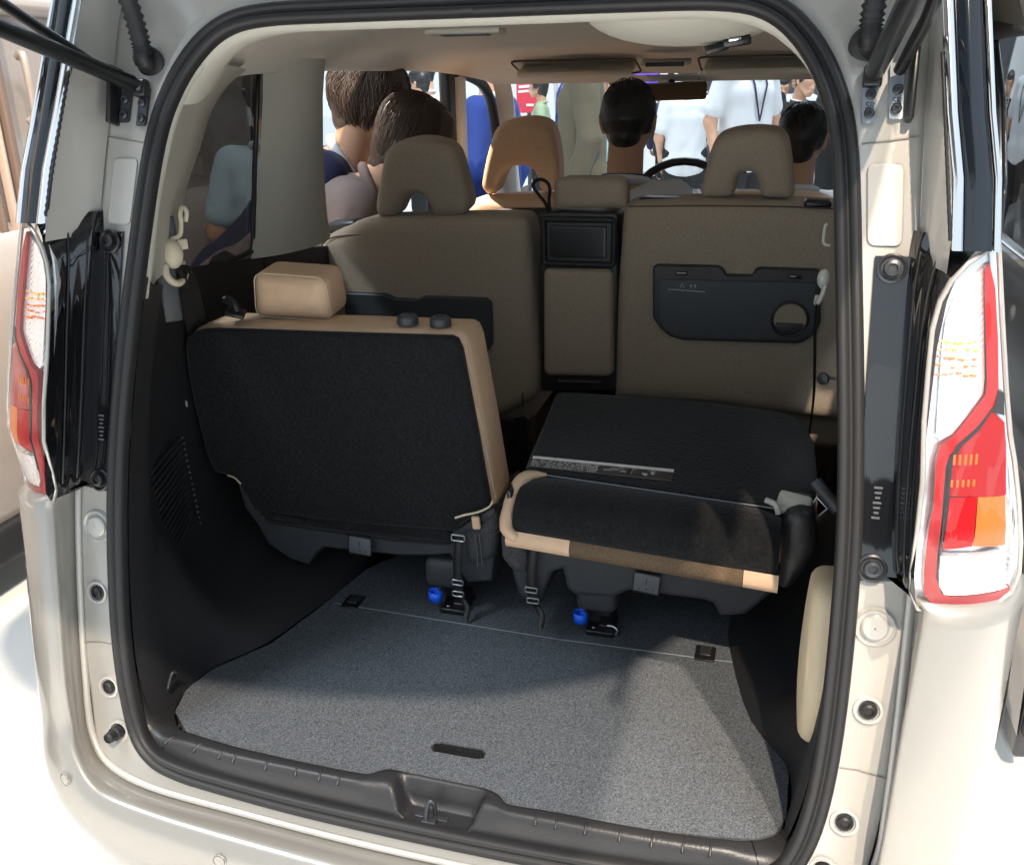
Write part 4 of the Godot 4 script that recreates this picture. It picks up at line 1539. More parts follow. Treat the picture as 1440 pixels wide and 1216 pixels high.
# upright third-row seat seen from behind, folded one beside it
func third_row(van: Node3D) -> void:
	var z0 := -.42
	var seat := node("folding_seat", van)
	tag(seat, "upright folding seat with tan sides, black felt back and small tan headrest")
	# back panel
	var felt := [Vector2(-0.659, 1.043), Vector2(-0.652, 1.06), Vector2(-0.638, 1.071), Vector2(-0.615, 1.078), Vector2(-0.59, 1.081), Vector2(-0.339, 1.088), Vector2(-0.113, 1.094), Vector2(-0.102, 1.089), Vector2(-0.094, 1.071), Vector2(-0.071, 0.927), Vector2(-0.05, 0.781), Vector2(-0.052, 0.765), Vector2(-0.071, 0.751), Vector2(-0.101, 0.731), Vector2(-0.124, 0.709), Vector2(-0.33, 0.7), Vector2(-0.485, 0.699), Vector2(-0.554, 0.702), Vector2(-0.568, 0.73), Vector2(-0.583, 0.76), Vector2(-0.607, 0.776), Vector2(-0.632, 0.78), Vector2(-0.64, 0.793), Vector2(-0.648, 0.828), Vector2(-0.66, 0.932), Vector2(-0.662, 1)]
	var c0 := Vector3(0, 0, z0)
	var tiltz := func(y: float) -> float: return (y - .95) * .06
	var tanp := []
	for q in felt:
		tanp.append(q + (q - Vector2(-.38, .90)).normalized() * .004)
	var g := Geo.new()
	g.slab(fill(tanp, .03), xf(c0 + Vector3(0, 0, -.070)), .135, .034, 0.0, 6, 0.0)
	obj("backrest", g, M.tan_leather, seat)
	g = Geo.new()
	var fp := []
	for q in felt:
		var v: Vector2 = q
		# the felt ends a little inside the right edge and the top
		v += (Vector2(-.38, .90) - q).normalized() * .002
		fp.append(v)
	g.slab(fill(fp, .025), xf(c0 + Vector3(0, 0, -.006)), .022, .010, 0.0, 4)
	obj("felt_panel", g, M.felt, seat)
	# piping at the lower corners
	g = Geo.new()
	g.tube(crv([Vector3(-0.117, 0.747, -0.405), Vector3(-0.096, 0.756, -0.405), Vector3(-0.072, 0.764, -0.405), Vector3(-0.049, 0.778, -0.405), Vector3(-0.042, 0.791, -0.405)], 3), .0022, 6)
	obj("piping", g, M.tan_trim, seat)
	g = Geo.new()
	g.tube(crv([Vector3(-0.593, 0.784, -0.405), Vector3(-0.578, 0.78, -0.405), Vector3(-0.566, 0.768, -0.405)], 3), .0016, 6)
	obj("piping", g, M.tan_trim, seat)
	g = Geo.new()
	g.tube(crv([Vector3(-0.091, 1.084, -0.428), Vector3(-0.068, 0.938, -0.428), Vector3(-0.044, 0.786, -0.428)], 4), .0012, 6)
	obj("side_seam", g, M.brown_cloth, seat)
	g = Geo.new()
	g.box(xf(Vector3(-0.079, 0.737, -0.415), 0, 0, 6), Vector3(.016, .026, .008), .003)
	obj("corner_flap", g, M.tan_leather, seat)
	# headrest: rear face, one side in view
	var hc := Vector3(-0.453, 1.136, -0.475)
	g = Geo.new()
	obj("headrest", pillow(rnd([Vector2(-.082, -.044), Vector2(.078, -.046), Vector2(.074, .040), Vector2(-.072, .046)], .022, 6), Transform3D(Basis.from_euler(Vector3(.10, .05, 0)), hc + Vector3(-.004, .001, -.050)), .105, .024, .008, .0055), M.tan_leather, seat)
	g = Geo.new()
	var hb := Transform3D(Basis.from_euler(Vector3(.10, .05, 0)), hc + Vector3(-.004, .001, -.050))
	var loop := []
	for q in rnd([Vector2(-.0805, -.0425), Vector2(.0765, -.0445), Vector2(.0725, .0385), Vector2(-.0705, .0445)], .021, 6):
		loop.append(hb * Vector3(q.x, q.y, .0415))
	g.tube(loop, .0013, 6, true)
	obj("headrest_seam", g, M.tan_trim, seat)
	for x in [-.047, .036]:
		g = Geo.new()
		g.box(xf(hc + Vector3(x, -.045, -.040)), Vector3(.035, .010, .03), .004)
		g.tube([hc + Vector3(x, -.02, -.045), hc + Vector3(x, -.09, -.045)], .005, 8)
		obj("headrest_post", g, M.black_smooth, seat)
	# lever at the outer shoulder, two bezels at the inner one
	var lv := Vector3(-0.562, 1.106, -0.45)
	g = Geo.new()
	g.box(Transform3D(Basis.from_euler(Vector3(.2, .3, -.25)), lv + Vector3(.004, -.002, 0)), Vector3(.036, .008, .03), .003)
	g.tube(crv([lv + Vector3(.006, .0, 0), lv + Vector3(.002, .012, -.002), lv + Vector3(-.012, .020, -.004), lv + Vector3(-.020, .022, -.004)], 4), [.008, .008, .008, .008, .0085, .0085, .009, .009, .009, .0085, .0085, .008, .008], 10)
	obj("release_lever", g, M.black_smooth, seat)
	for p in [Vector3(-0.214, 1.108, -0.465), Vector3(-0.151, 1.108, -0.465)]:
		g = Geo.new()
		g.lathe([Vector2(.0015, .012), Vector2(.006, .012), Vector2(.0065, .014), Vector2(.014, .013), Vector2(.019, .009), Vector2(.020, .002), Vector2(.020, -.004), Vector2(.001, -.006), Vector2(.001, .004), Vector2(.0015, .012)], Transform3D(Basis(Vector3.RIGHT, Vector3.FORWARD, Vector3.UP), p + Vector3(0, -.006, 0)), 20)
		obj("guide_bezel", g, M.table_plastic, seat)
	# base: moulded underside
	var under := [Vector2(-0.589, 0.766), Vector2(-0.569, 0.73), Vector2(-0.554, 0.702), Vector2(-0.33, 0.7), Vector2(-0.124, 0.709), Vector2(-0.102, 0.727), Vector2(-0.049, 0.766), Vector2(-0.042, 0.724), Vector2(-0.047, 0.683), Vector2(-0.056, 0.608), Vector2(-0.106, 0.597), Vector2(-0.127, 0.629), Vector2(-0.14, 0.655), Vector2(-0.184, 0.646), Vector2(-0.244, 0.638), Vector2(-0.41, 0.635), Vector2(-0.431, 0.616), Vector2(-0.448, 0.589), Vector2(-0.489, 0.597), Vector2(-0.536, 0.625), Vector2(-0.554, 0.665), Vector2(-0.581, 0.705)]
	g = Geo.new()
	g.prism(under, xf(c0 + Vector3(0, 0, -.10)), .185, .010, 3)
	obj("seat_base", g, M.seat_base, seat)
	g = Geo.new()
	g.slab(fill(rnd([Vector2(-0.547, 0.712), Vector2(-0.325, 0.711), Vector2(-0.137, 0.712), Vector2(-0.121, 0.693), Vector2(-0.136, 0.676), Vector2(-0.238, 0.669), Vector2(-0.42, 0.671), Vector2(-0.528, 0.673)], .008), .03), xf(c0 + Vector3(0, 0, -.012)), .036, .014, .004)
	obj("base_roll", g, M.felt, seat)
	# stitched fabric corner
	g = Geo.new()
	obj("fabric_corner", pillow([Vector2(-0.106, 0.71), Vector2(-0.086, 0.723), Vector2(-0.043, 0.759), Vector2(-0.036, 0.734), Vector2(-0.041, 0.692), Vector2(-0.051, 0.66), Vector2(-0.091, 0.639), Vector2(-0.105, 0.653)], xf(c0 + Vector3(0, 0, -.035)), .075, .016, .004, .006), M.corner_cloth, seat)
	g = Geo.new()
	g.tube([Vector3(-0.081, 0.712, -0.412), Vector3(-0.078, 0.678, -0.412), Vector3(-0.078, 0.646, -0.412)], .0012, 6)
	g.tube([Vector3(-0.073, 0.716, -0.412), Vector3(-0.07, 0.679, -0.412), Vector3(-0.069, 0.649, -0.412)], .0012, 6)
	obj("stitch_line", g, M.plate_plastic, seat)
	# plate, strap, leg, pull tab
	plate(seat, Vector3(-0.317, 0.663, -0.405), -4)
	strap(seat, [Vector3(-0.11, 0.709, -0.402), Vector3(-0.113, 0.679, -0.402), Vector3(-0.116, 0.64, -0.402), Vector3(-0.115, 0.613, -0.402), Vector3(-0.115, 0.584, -0.402)], -.402)
	leg(seat, Vector3(-0.142, 0.526, -0.423), Vector3(-0.157, 0.619, -0.43))
	# seat cushion in front
	g = Geo.new()
	obj("cushion", pillow(rnd([Vector2(-.60, -.30), Vector2(-.17, -.30), Vector2(-.17, .05), Vector2(-.60, .05)], .06), Transform3D(Basis(Vector3.RIGHT, Vector3.BACK, Vector3.DOWN), Vector3(0, .68, -.58)), .14, .05, .01, .018), M.tan_leather, seat)

	# ---- the folded one
	seat = node("folding_seat", van)
	tag(seat, "folded-down seat whose black felt back lies flat, printed label on it")
	var top := [Vector2(0.013, -0.419), Vector2(0.004, -0.492), Vector2(-0.01, -0.644), Vector2(-0.032, -0.856), Vector2(-0.024, -0.874), Vector2(0.075, -0.881), Vector2(0.309, -0.881), Vector2(0.446, -0.857), Vector2(0.486, -0.826), Vector2(0.508, -0.767), Vector2(0.52, -0.691), Vector2(0.521, -0.549), Vector2(0.518, -0.455), Vector2(0.467, -0.396), Vector2(0.462, -0.367)]
	g = Geo.new()
	var lay := Transform3D(Basis(Vector3.RIGHT, Vector3.BACK, Vector3.DOWN), Vector3(0, .85, 0))
	# local x = x, local y = z, local z = down
	g.slab(fill(top, .03), lay * xf(Vector3(0, 0, .012)), .024, .009, 0.0, 4, .004)
	obj("felt_panel", g, M.felt, seat)
	g = Geo.new()
	var wide := []
	for q in top:
		wide.append(q + (q - Vector2(.24, -.62)).normalized() * .005)
	g.slab(fill(wide, .03), lay * xf(Vector3(0, 0, .07)), .11, .03)
	obj("backrest", g, M.tan_leather, seat)
	# rounded hinge roll
	var la := Vector3(0.016, 0.85, -0.413)
	var ra := Vector3(0.46, 0.85, -0.367)
	var rows := []
	for i in 13:
		var t := i / 12.0
		var x := lerpf(.020, .462, t)
		var zt := lerpf(la.z, ra.z, t)
		var e := 1.0 - pow(absf(t * 2 - 1), 10)
		var row := []
		for q in [[-.012, -.05], [-.004, -.004], [.0, -.002], [.012, .001], [.04, .004], [.075, -.002], [.098, -.016], [.108, -.036], [.106, -.058], [.096, -.074], [.07, -.086]]:
			row.append(Vector3(x + (.0 if e > .5 else 0.0), .850 + q[1] - (1 - e) * .012, zt + q[0] * (.9 + .1 * e)))
		rows.append(row)
	g = Geo.new()
	g.grid(rows)
	obj("hinge_roll", g, M.felt, seat)
	g = Geo.new()
	g.tube(fill([la + Vector3(.02, .0006, .002), ra + Vector3(0, .0006, .002)], .05, false), .0012, 6)
	obj("panel_seam", g, M.carpet_seam, seat)
	# tan and woven strip under the roll
	var cuts := [[.010, .125, M.tan_leather, "tan_edge"], [.126, .410, M.brown_mesh, "woven_edge"], [.411, .464, M.tan_leather, "tan_edge"]]
	for q in cuts:
		rows = []
		for i in 7:
			var x := lerpf(q[0], q[1], i / 6.0)
			var zf := lerpf(la.z, ra.z, (x - .02) / .442) + .098
			var row := []
			for w in [[.004, .012], [.010, .004], [.012, -.006], [.009, -.016], [-.01, -.021]]:
				row.append(Vector3(x, .772 + w[1], zf + w[0]))
			rows.append(row)
		g = Geo.new()
		g.grid(rows)
		obj(q[3], g, q[2], seat)
	# tan corners of the cover
	g = Geo.new()
	g.tube(crv([Vector3(.058, .851, la.z + .004), Vector3(.030, .850, la.z + .012), Vector3(.014, .838, la.z + .03), Vector3(.008, .81, la.z + .07), Vector3(.010, .785, la.z + .098), Vector3(.03, .772, la.z + .105)], 4), [.003, .004, .006, .008, .010, .012, .013, .014, .014, .014, .014, .014, .013, .013, .013, .012, .012, .011, .01, .01, .009], 10)
	obj("cover_corner", g, M.tan_leather, seat)
	var rc := Vector3(0.485, 0.861, -0.36)
	g = Geo.new()
	g.slab(fill(rnd([Vector2(-.034, -.020), Vector2(.022, -.024), Vector2(.024, .014), Vector2(-.030, .018)], .008), .015), Transform3D(Basis.from_euler(Vector3(-.7, -.1, -.05)), rc + Vector3(0, -.004, -.02)), .02, .008, .004)
	g.tube(crv([rc + Vector3(-.050, .006, 0), rc + Vector3(-.034, .002, .006), rc + Vector3(-.028, -.012, .010)], 4), .005, 8)
	obj("cover_corner", g, M.pillar_trim, seat)
	# end cover
	g = Geo.new()
	obj("end_cover", pillow([Vector2(0.462, 0.833), Vector2(0.469, 0.854), Vector2(0.487, 0.863), Vector2(0.511, 0.859), Vector2(0.524, 0.799), Vector2(0.512, 0.759), Vector2(0.487, 0.718), Vector2(0.471, 0.71)], xf(Vector3(0, 0, -.385)), .09, .018, .004, .006), M.sill_plastic, seat)
	g = Geo.new()
	g.slab(rnd([Vector2(0.003, 0.846), Vector2(0.012, 0.839), Vector2(0.013, 0.77), Vector2(0.004, 0.758), Vector2(-0.002, 0.775)], .004), xf(Vector3(0, 0, -.37)), .05, .006)
	obj("hinge_cover", g, M.black_smooth, seat)
	# base
	var b2 := [Vector2(-0.012, 0.735), Vector2(0.01, 0.737), Vector2(0.232, 0.733), Vector2(0.47, 0.731), Vector2(0.486, 0.725), Vector2(0.475, 0.702), Vector2(0.443, 0.658), Vector2(0.419, 0.631), Vector2(0.376, 0.622), Vector2(0.363, 0.646), Vector2(0.347, 0.65), Vector2(0.279, 0.65), Vector2(0.216, 0.65), Vector2(0.197, 0.638), Vector2(0.187, 0.63), Vector2(0.116, 0.626), Vector2(0.1, 0.638), Vector2(0.092, 0.676), Vector2(0.073, 0.667), Vector2(0.06, 0.629), Vector2(0.052, 0.598), Vector2(0.027, 0.6), Vector2(0.008, 0.61), Vector2(-0.005, 0.665)]
	g = Geo.new()
	g.prism(b2, xf(Vector3(0, 0, -.49)), .21, .010, 3)
	obj("seat_base", g, M.seat_base, seat)
	g = Geo.new()
	g.slab(fill(rnd([Vector2(0.026, 0.745), Vector2(0.233, 0.739), Vector2(0.467, 0.74), Vector2(0.469, 0.717), Vector2(0.451, 0.715), Vector2(0.332, 0.72), Vector2(0.184, 0.722), Vector2(0.035, 0.711)], .008), .03), xf(Vector3(0, 0, -.39)), .036, .014, .004)
	obj("base_roll", g, M.felt, seat)
	g = Geo.new()
	obj("fabric_corner", pillow([Vector2(-0.02, 0.739), Vector2(-0.003, 0.761), Vector2(0.02, 0.738), Vector2(0.033, 0.705), Vector2(0.03, 0.667), Vector2(0.003, 0.669), Vector2(-0.018, 0.692)], xf(Vector3(0, 0, -.395)), .06, .016, .004, .006), M.corner_cloth, seat)
	plate(seat, Vector3(0.247, 0.677, -0.375), -5)
	strap(seat, [Vector3(0.046, 0.735, -0.37), Vector3(0.041, 0.702, -0.37), Vector3(0.038, 0.665, -0.37), Vector3(0.039, 0.638, -0.37), Vector3(0.042, 0.612, -0.37)], -.37)
	leg(seat, Vector3(0.151, 0.526, -0.419), Vector3(0.153, 0.631, -0.4))
	# hook at the leg's foot
	g = Geo.new()
	var hk := Vector3(0.175, 0.53, -0.432)
	g.tube(crv([hk + Vector3(-.012, .010, 0), hk + Vector3(.004, .014, .002), hk + Vector3(.014, .008, .004), hk + Vector3(.012, -.002, .006)], 4), .003, 8)
	obj("floor_hook", g, M.steel, seat)
	# cushion
	g = Geo.new()
	obj("cushion", pillow(rnd([Vector2(.0, -.42), Vector2(.50, -.42), Vector2(.50, .02), Vector2(.0, .02)], .06), Transform3D(Basis(Vector3.RIGHT, Vector3.BACK, Vector3.DOWN), Vector3(0, .72, -.50)), .10, .04, .01, .018), M.tan_leather, seat)
	# printed label
	var im := Image.create(512, 64, false, Image.FORMAT_RGB8)
	im.fill(Color(.97, .97, .98))
	var rng := RandomNumberGenerator.new()
	rng.seed = 31
	im.fill_rect(Rect2i(0, 16, 512, 48), Color(.22, .22, .23))
	for r in 5:
		var x := 6
		while x < 250:
			var w := rng.randi_range(2, 7)
			im.fill_rect(Rect2i(x, 20 + r * 8, w, 5), Color(.88, .89, .9) if rng.randf() < .75 else Color(.3, .3, .31))
			x += w + rng.randi_range(1, 3)
	for r in 9:
		im.fill_rect(Rect2i(268 + rng.randi_range(0, 60), 18 + rng.randi_range(0, 34), rng.randi_range(6, 34), rng.randi_range(2, 7)), Color(.86, .87, .88) if r % 3 else Color(.28, .28, .29))
	im.fill_rect(Rect2i(356, 18, 8, 42), Color(.03, .03, .03))
	im.fill_rect(Rect2i(368, 20, 16, 4), Color(.7, .7, .7))
	im.fill_rect(Rect2i(368, 20, 3, 30), Color(.7, .7, .7))
	for r in 14:
		im.fill_rect(Rect2i(390 + rng.randi_range(0, 64), 20 + rng.randi_range(0, 30), rng.randi_range(4, 20), rng.randi_range(2, 6)), Color(.88, .89, .9) if r % 4 else Color(.3, .3, .31))
	im.fill_rect(Rect2i(0, 60, 512, 2), Color(.6, .6, .6))
	M.printed_label.albedo_color = Color.WHITE
	M.printed_label.albedo_texture = ImageTexture.create_from_image(im)
	var cn := [Vector3(0.017, 0.853, -0.434), Vector3(0.276, 0.853, -0.429), Vector3(0.275, 0.853, -0.483), Vector3(0.014, 0.853, -0.485)]
	var st := SurfaceTool.new()
	st.begin(Mesh.PRIMITIVE_TRIANGLES)
	for k in [0, 2, 1, 0, 3, 2]:
		st.set_uv([Vector2(0, 1), Vector2(1, 1), Vector2(1, 0), Vector2(0, 0)][k])
		st.set_normal(Vector3.UP)
		st.add_vertex(cn[k])
	var o := MeshInstance3D.new()
	o.mesh = st.commit()
	o.set_surface_override_material(0, M.printed_label)
	o.name = "printed_label"
	seat.add_child(o, true)


func plate(seat: Node3D, at: Vector3, rz: float) -> void:
	var g := Geo.new()
	g.box(xf(at + Vector3(0, 0, -.002), 0, 0, rz), Vector3(.046, .036, .008), .002)
	obj("cover_plate", g, M.plate_plastic, seat)
	g = Geo.new()
	g.box(xf(at + Vector3(0, .004, .0022), 0, 0, rz), Vector3(.002, .012, .001), .0003)
	for k in 3:
		g.box(xf(at + Vector3(-.012 + k * .012, -.011, .0022), 0, 0, rz), Vector3(.0025, .0025, .001), .0003)
	g.tube([at + Vector3(-.0235, -.018, .001), at + Vector3(.0225, -.0205, .001), at + Vector3(.0235, .018, .001), at + Vector3(-.0225, .0205, .001)], .0011, 6, true)
	obj("plate_mark", g, M.black_smooth, seat)


func strap(seat: Node3D, p: Array, z: float) -> void:
	var g := Geo.new()
	var path := crv(p, 5)
	web(g, path, .017, Vector3(0, .1, 1))
	obj("webbing_strap", g, M.strap, seat)
	g = Geo.new()
	for q in [[p[0], .026, .012], [p[3], .022, .010], [p[4] + Vector3(0, .004, 0), .022, .010]]:
		var c: Vector3 = q[0] + Vector3(0, 0, .004)
		var path2 := []
		for w in rnd(rect(q[1], q[2]), .003):
			path2.append(c + Vector3(w.x, w.y, 0))
		g = Geo.new()
		g.tube(path2, .0019, 6, true)
		obj("strap_buckle", g, M.steel_dark_mix, seat)
	g = Geo.new()
	var e: Vector3 = p[4]
	web(g, crv([e, e + Vector3(.006, -.015, -.006), e + Vector3(.016, -.03, -.002), e + Vector3(.014, -.05, .008)], 4), .012, Vector3(.3, .1, 1))
	obj("strap_tail", g, M.strap, seat)


func leg(seat: Node3D, foot: Vector3, top: Vector3) -> void:
	var g := Geo.new()
	g.box(xf(Vector3(top.x, top.y - .012, top.z - .04)), Vector3(.075, .062, .09), .014)
	obj("leg_shroud", g, M.seat_base, seat)
	g = Geo.new()
	g.box(xf((foot + top) / 2 + Vector3(.002, .0, -.055), 0, 0, -4), Vector3(.040, top.y - foot.y + .01, .03), .004)
	obj("leg", g, M.black_trim, seat)
	g = Geo.new()
	g.box(xf(foot + Vector3(.006, .006, -.03)), Vector3(.052, .012, .07), .003)
	g.box(xf(foot + Vector3(.016, .016, -.035), 18), Vector3(.028, .02, .05), .003)
	var ft := obj("floor_latch", g, M.black_smooth, seat)
	g = Geo.new()
	g.box(xf(foot + Vector3(-.006, .0125, -.006)), Vector3(.006, .002, .004), .0006)
	obj("latch_rivet", g, M.steel, seat)
	# pull tab: a blue band bent to a loop
	g = Geo.new()
	var c := foot + Vector3(-.032, .030, -.006)
	var ring := []
	for k in 16:
		var a := TAU * k / 16
		ring.append(c + Vector3(.0125 * cos(a), .004 * sin(a * .5), .0125 * sin(a)))
	g.sweep(ring, [Vector2(.010, .001), Vector2(.010, -.001), Vector2(-.010, -.001), Vector2(-.010, .001), Vector2(.010, .001)], range(16).map(func(k): return Vector3(cos(TAU * k / 16), 0, sin(TAU * k / 16))), true)
	g.box(Transform3D(Basis.from_euler(Vector3(.2, 0, .3)), c + Vector3(.006, .010, .004)), Vector3(.012, .010, .002), .0008)
	obj("pull_tab", g, M.blue_plastic, seat)
	g = Geo.new()
	g.tube(crv([c + Vector3(.008, .012, -.004), c + Vector3(.010, .024, -.010), c + Vector3(.02, .034, -.03)], 4), .003, 6)
	obj("tab_cord", g, M.strap, seat)


# headrest whose middle is arched open; outline with the arch at the bottom
func arch_rest(called: String, seat: Node3D, pts: Array, z: float, m: Material, thick: float, lean := 6.0) -> void:
	var c := Vector2()
	for q in pts:
		c += q / pts.size()
	var loc := []
	for q in crv(pts, 2, true):
		loc.append(q - c)
	obj(called, pillow(loc, xf(Vector3(c.x, c.y, z - thick / 2), lean), thick, .026, .010, .0065), m, seat)


func second_row(van: Node3D) -> void:
	var z := -1.2
	# left bench half
	var seat := node("bench_seat", van)
	tag(seat, "brown cloth bench seat with arched headrest behind the tan upright folding seat")
	var back := [Vector2(-0.768, 1.086), Vector2(-0.756, 1.117), Vector2(-0.716, 1.144), Vector2(-0.632, 1.171), Vector2(-0.531, 1.18), Vector2(-0.232, 1.19), Vector2(-0.196, 1.182), Vector2(-0.185, 1.153), Vector2(-0.175, 1.019), Vector2(-0.165, 0.87), Vector2(-0.16, 0.743), Vector2(-0.174, 0.708), Vector2(-0.224, 0.672), Vector2(-0.284, 0.646), Vector2(-0.482, 0.621), Vector2(-0.768, 0.597)]
	var g := Geo.new()
	obj("backrest", pillow(crv(back, 2, true), xf(Vector3(0, 0, z - .075)), .15, .035, .008, .012), M.brown_cloth, seat)
	g = Geo.new()
	g.tube(crv([Vector3(-0.758, 1.1, -1.199), Vector3(-0.718, 1.124, -1.199), Vector3(-0.574, 1.134, -1.199), Vector3(-0.377, 1.135, -1.199), Vector3(-0.229, 1.136, -1.199)], 3), .0022, 6)
	g.tube(crv([Vector3(-0.229, 1.136, -1.199), Vector3(-0.213, 0.98, -1.199), Vector3(-0.207, 0.829, -1.199), Vector3(-0.203, 0.69, -1.199)], 3), .0022, 6)
	obj("seam", g, M.seam_brown, seat)
	arch_rest("headrest", seat, [Vector2(-0.594, 1.174), Vector2(-0.607, 1.189), Vector2(-0.605, 1.221), Vector2(-0.583, 1.293), Vector2(-0.566, 1.339), Vector2(-0.543, 1.362), Vector2(-0.498, 1.374), Vector2(-0.45, 1.376), Vector2(-0.401, 1.364), Vector2(-0.376, 1.34), Vector2(-0.36, 1.278), Vector2(-0.348, 1.217), Vector2(-0.359, 1.194), Vector2(-0.382, 1.182), Vector2(-0.425, 1.182), Vector2(-0.448, 1.192), Vector2(-0.458, 1.215), Vector2(-0.473, 1.234), Vector2(-0.492, 1.239), Vector2(-0.512, 1.234), Vector2(-0.531, 1.215), Vector2(-0.545, 1.19), Vector2(-0.56, 1.177)], -1.215, M.brown_cloth, .10)
	g = Geo.new()
	if true:
		pass
	for p in [Vector3(-0.579, 1.168, -1.24), Vector3(-0.425, 1.164, -1.24)]:
		g.box(xf(p), Vector3(.05, .012, .035), .005)
	obj("headrest_guide", g, M.black_trim, seat)
	g = Geo.new()
	g.box(Transform3D(Basis.from_euler(Vector3(0, 0, .1)), Vector3(-0.705, 1.145, -1.25)), Vector3(.09, .035, .06), .014)
	obj("shoulder_lever", g, M.black_smooth, seat)
	g = Geo.new()
	g.prism(rnd([Vector2(-0.689, 0.98), Vector2(-0.571, 0.981), Vector2(-0.549, 0.971), Vector2(-0.48, 0.97), Vector2(-0.463, 0.98), Vector2(-0.294, 0.982), Vector2(-0.279, 0.972), Vector2(-0.278, 0.862), Vector2(-0.294, 0.837), Vector2(-0.699, 0.812)], .006), xf(Vector3(0, 0, z + .014)), .028, .006, 2)
	obj("folding_table", g, M.table_plastic, seat)
	g = Geo.new()
	obj("cushion", pillow(rnd([Vector2(-.72, -.55), Vector2(-.19, -.55), Vector2(-.19, 0), Vector2(-.72, 0)], .06), Transform3D(Basis(Vector3.RIGHT, Vector3.BACK, Vector3.DOWN), Vector3(0, .68, z - .08)), .16, .05, .01, .018), M.brown_cloth, seat)
	g = Geo.new()
	g.box(xf(Vector3(-.24, .50, z - .16), 8), Vector3(.04, .28, .10), .01)
	obj("seat_leg", g, M.black_trim, seat)
	g = Geo.new()
	g.box(xf(Vector3(-.66, .50, z - .16), 8), Vector3(.04, .28, .10), .01)
	obj("seat_leg", g, M.black_trim, seat)

	# middle section: headrest pad, black tray, brown pad
	seat = node("bench_seat", van)
	tag(seat, "narrow middle bench seat with a dark screen-like tray over a brown pad")
	g = Geo.new()
	obj("headrest", pillow([Vector2(-0.123, 1.273), Vector2(-0.094, 1.283), Vector2(0.034, 1.284), Vector2(0.057, 1.275), Vector2(0.059, 1.212), Vector2(-0.123, 1.205)], xf(Vector3(0, 0, z - .05)), .09, .024, .006, .007), M.brown_cloth, seat)
	g = Geo.new()
	g.slab(rnd([Vector2(-0.157, 1.192), Vector2(-0.141, 1.201), Vector2(0.033, 1.201), Vector2(0.04, 1.193), Vector2(0.051, 0.745), Vector2(-0.154, 0.73)], .006), xf(Vector3(0, 0, z - .06)), .10, .006)
	obj("tray_body", g, M.sill_plastic, seat)
	g = Geo.new()
	var fr := []
	for q in rnd([Vector2(-0.146, 1.183), Vector2(0.032, 1.184), Vector2(0.032, 1.074), Vector2(-0.144, 1.073)], .008):
		fr.append(Vector3(q.x, q.y, z - .008))
	g.tube(fr, .008, 8, true)
	obj("tray_frame", g, M.black_trim, seat)
	g = Geo.new()
	g.slab(rnd([Vector2(-0.128, 1.166), Vector2(0.013, 1.168), Vector2(0.014, 1.092), Vector2(-0.128, 1.089)], .004), xf(Vector3(0, 0, z - .008)), .008, .002)
	obj("tray_panel", g, M.black_smooth, seat)
	g = Geo.new()
	obj("pad", pillow([Vector2(-0.14, 1.057), Vector2(-0.133, 1.062), Vector2(0.024, 1.065), Vector2(0.035, 1.053), Vector2(0.041, 0.801), Vector2(0.028, 0.791), Vector2(-0.133, 0.783), Vector2(-0.141, 0.8)], xf(Vector3(0, 0, z + .0)), .05, .017, .006, .008), M.brown_cloth, seat)
	g = Geo.new()
	g.tube([Vector3(-0.092, 0.785, -1.14), Vector3(0.019, 0.789, -1.14)], .006, 8)
	obj("tray_slot", g, M.black_smooth, seat)
	# black loop strap hanging at the shoulder
	g = Geo.new()
	g.tube(crv([Vector3(-0.122, 1.205, -1.16), Vector3(-0.129, 1.227, -1.16), Vector3(-0.148, 1.25, -1.16), Vector3(-0.159, 1.266, -1.16), Vector3(-0.155, 1.278, -1.16), Vector3(-0.138, 1.283, -1.16), Vector3(-0.122, 1.273, -1.16), Vector3(-0.118, 1.257, -1.16), Vector3(-0.12, 1.234, -1.16), Vector3(-0.118, 1.208, -1.16)], 4), .0042, 8)
	obj("pull_loop", g, M.webbing, seat)

	# right bench half
	seat = node("bench_seat", van)
	tag(seat, "wide brown cloth bench seat with a black fold-down table and cup hole")
	back = [Vector2(0.052, 1.202), Vector2(0.057, 1.22), Vector2(0.077, 1.23), Vector2(0.26, 1.239), Vector2(0.452, 1.236), Vector2(0.538, 1.232), Vector2(0.622, 1.226), Vector2(0.658, 1.199), Vector2(0.691, 1.055), Vector2(0.734, 0.711), Vector2(0.55, 0.713), Vector2(0.291, 0.73), Vector2(0.041, 0.725), Vector2(0.041, 0.882), Vector2(0.044, 1.028)]
	g = Geo.new()
	obj("backrest", pillow(back, xf(Vector3(0, 0, z - .075)), .15, .028, .008, .012), M.brown_cloth, seat)
	g = Geo.new()
	g.tube(crv([Vector3(0.069, 1.22, -1.188), Vector3(0.262, 1.225, -1.188), Vector3(0.453, 1.226, -1.188), Vector3(0.636, 1.219, -1.188)], 3), .0018, 6)
	obj("seam", g, M.seam_brown, seat)
	arch_rest("headrest", seat, [Vector2(0.242, 1.241), Vector2(0.233, 1.255), Vector2(0.237, 1.278), Vector2(0.249, 1.341), Vector2(0.262, 1.374), Vector2(0.285, 1.39), Vector2(0.329, 1.399), Vector2(0.376, 1.399), Vector2(0.407, 1.392), Vector2(0.425, 1.371), Vector2(0.436, 1.326), Vector2(0.446, 1.274), Vector2(0.446, 1.252), Vector2(0.43, 1.242), Vector2(0.382, 1.243), Vector2(0.37, 1.254), Vector2(0.365, 1.278), Vector2(0.352, 1.299), Vector2(0.336, 1.302), Vector2(0.32, 1.295), Vector2(0.315, 1.273), Vector2(0.311, 1.25), Vector2(0.295, 1.242)], -1.215, M.brown_cloth, .10)
	g = Geo.new()
	g.box(xf(Vector3(0.141, 1.229, -1.26)), Vector3(.11, .012, .05), .005)
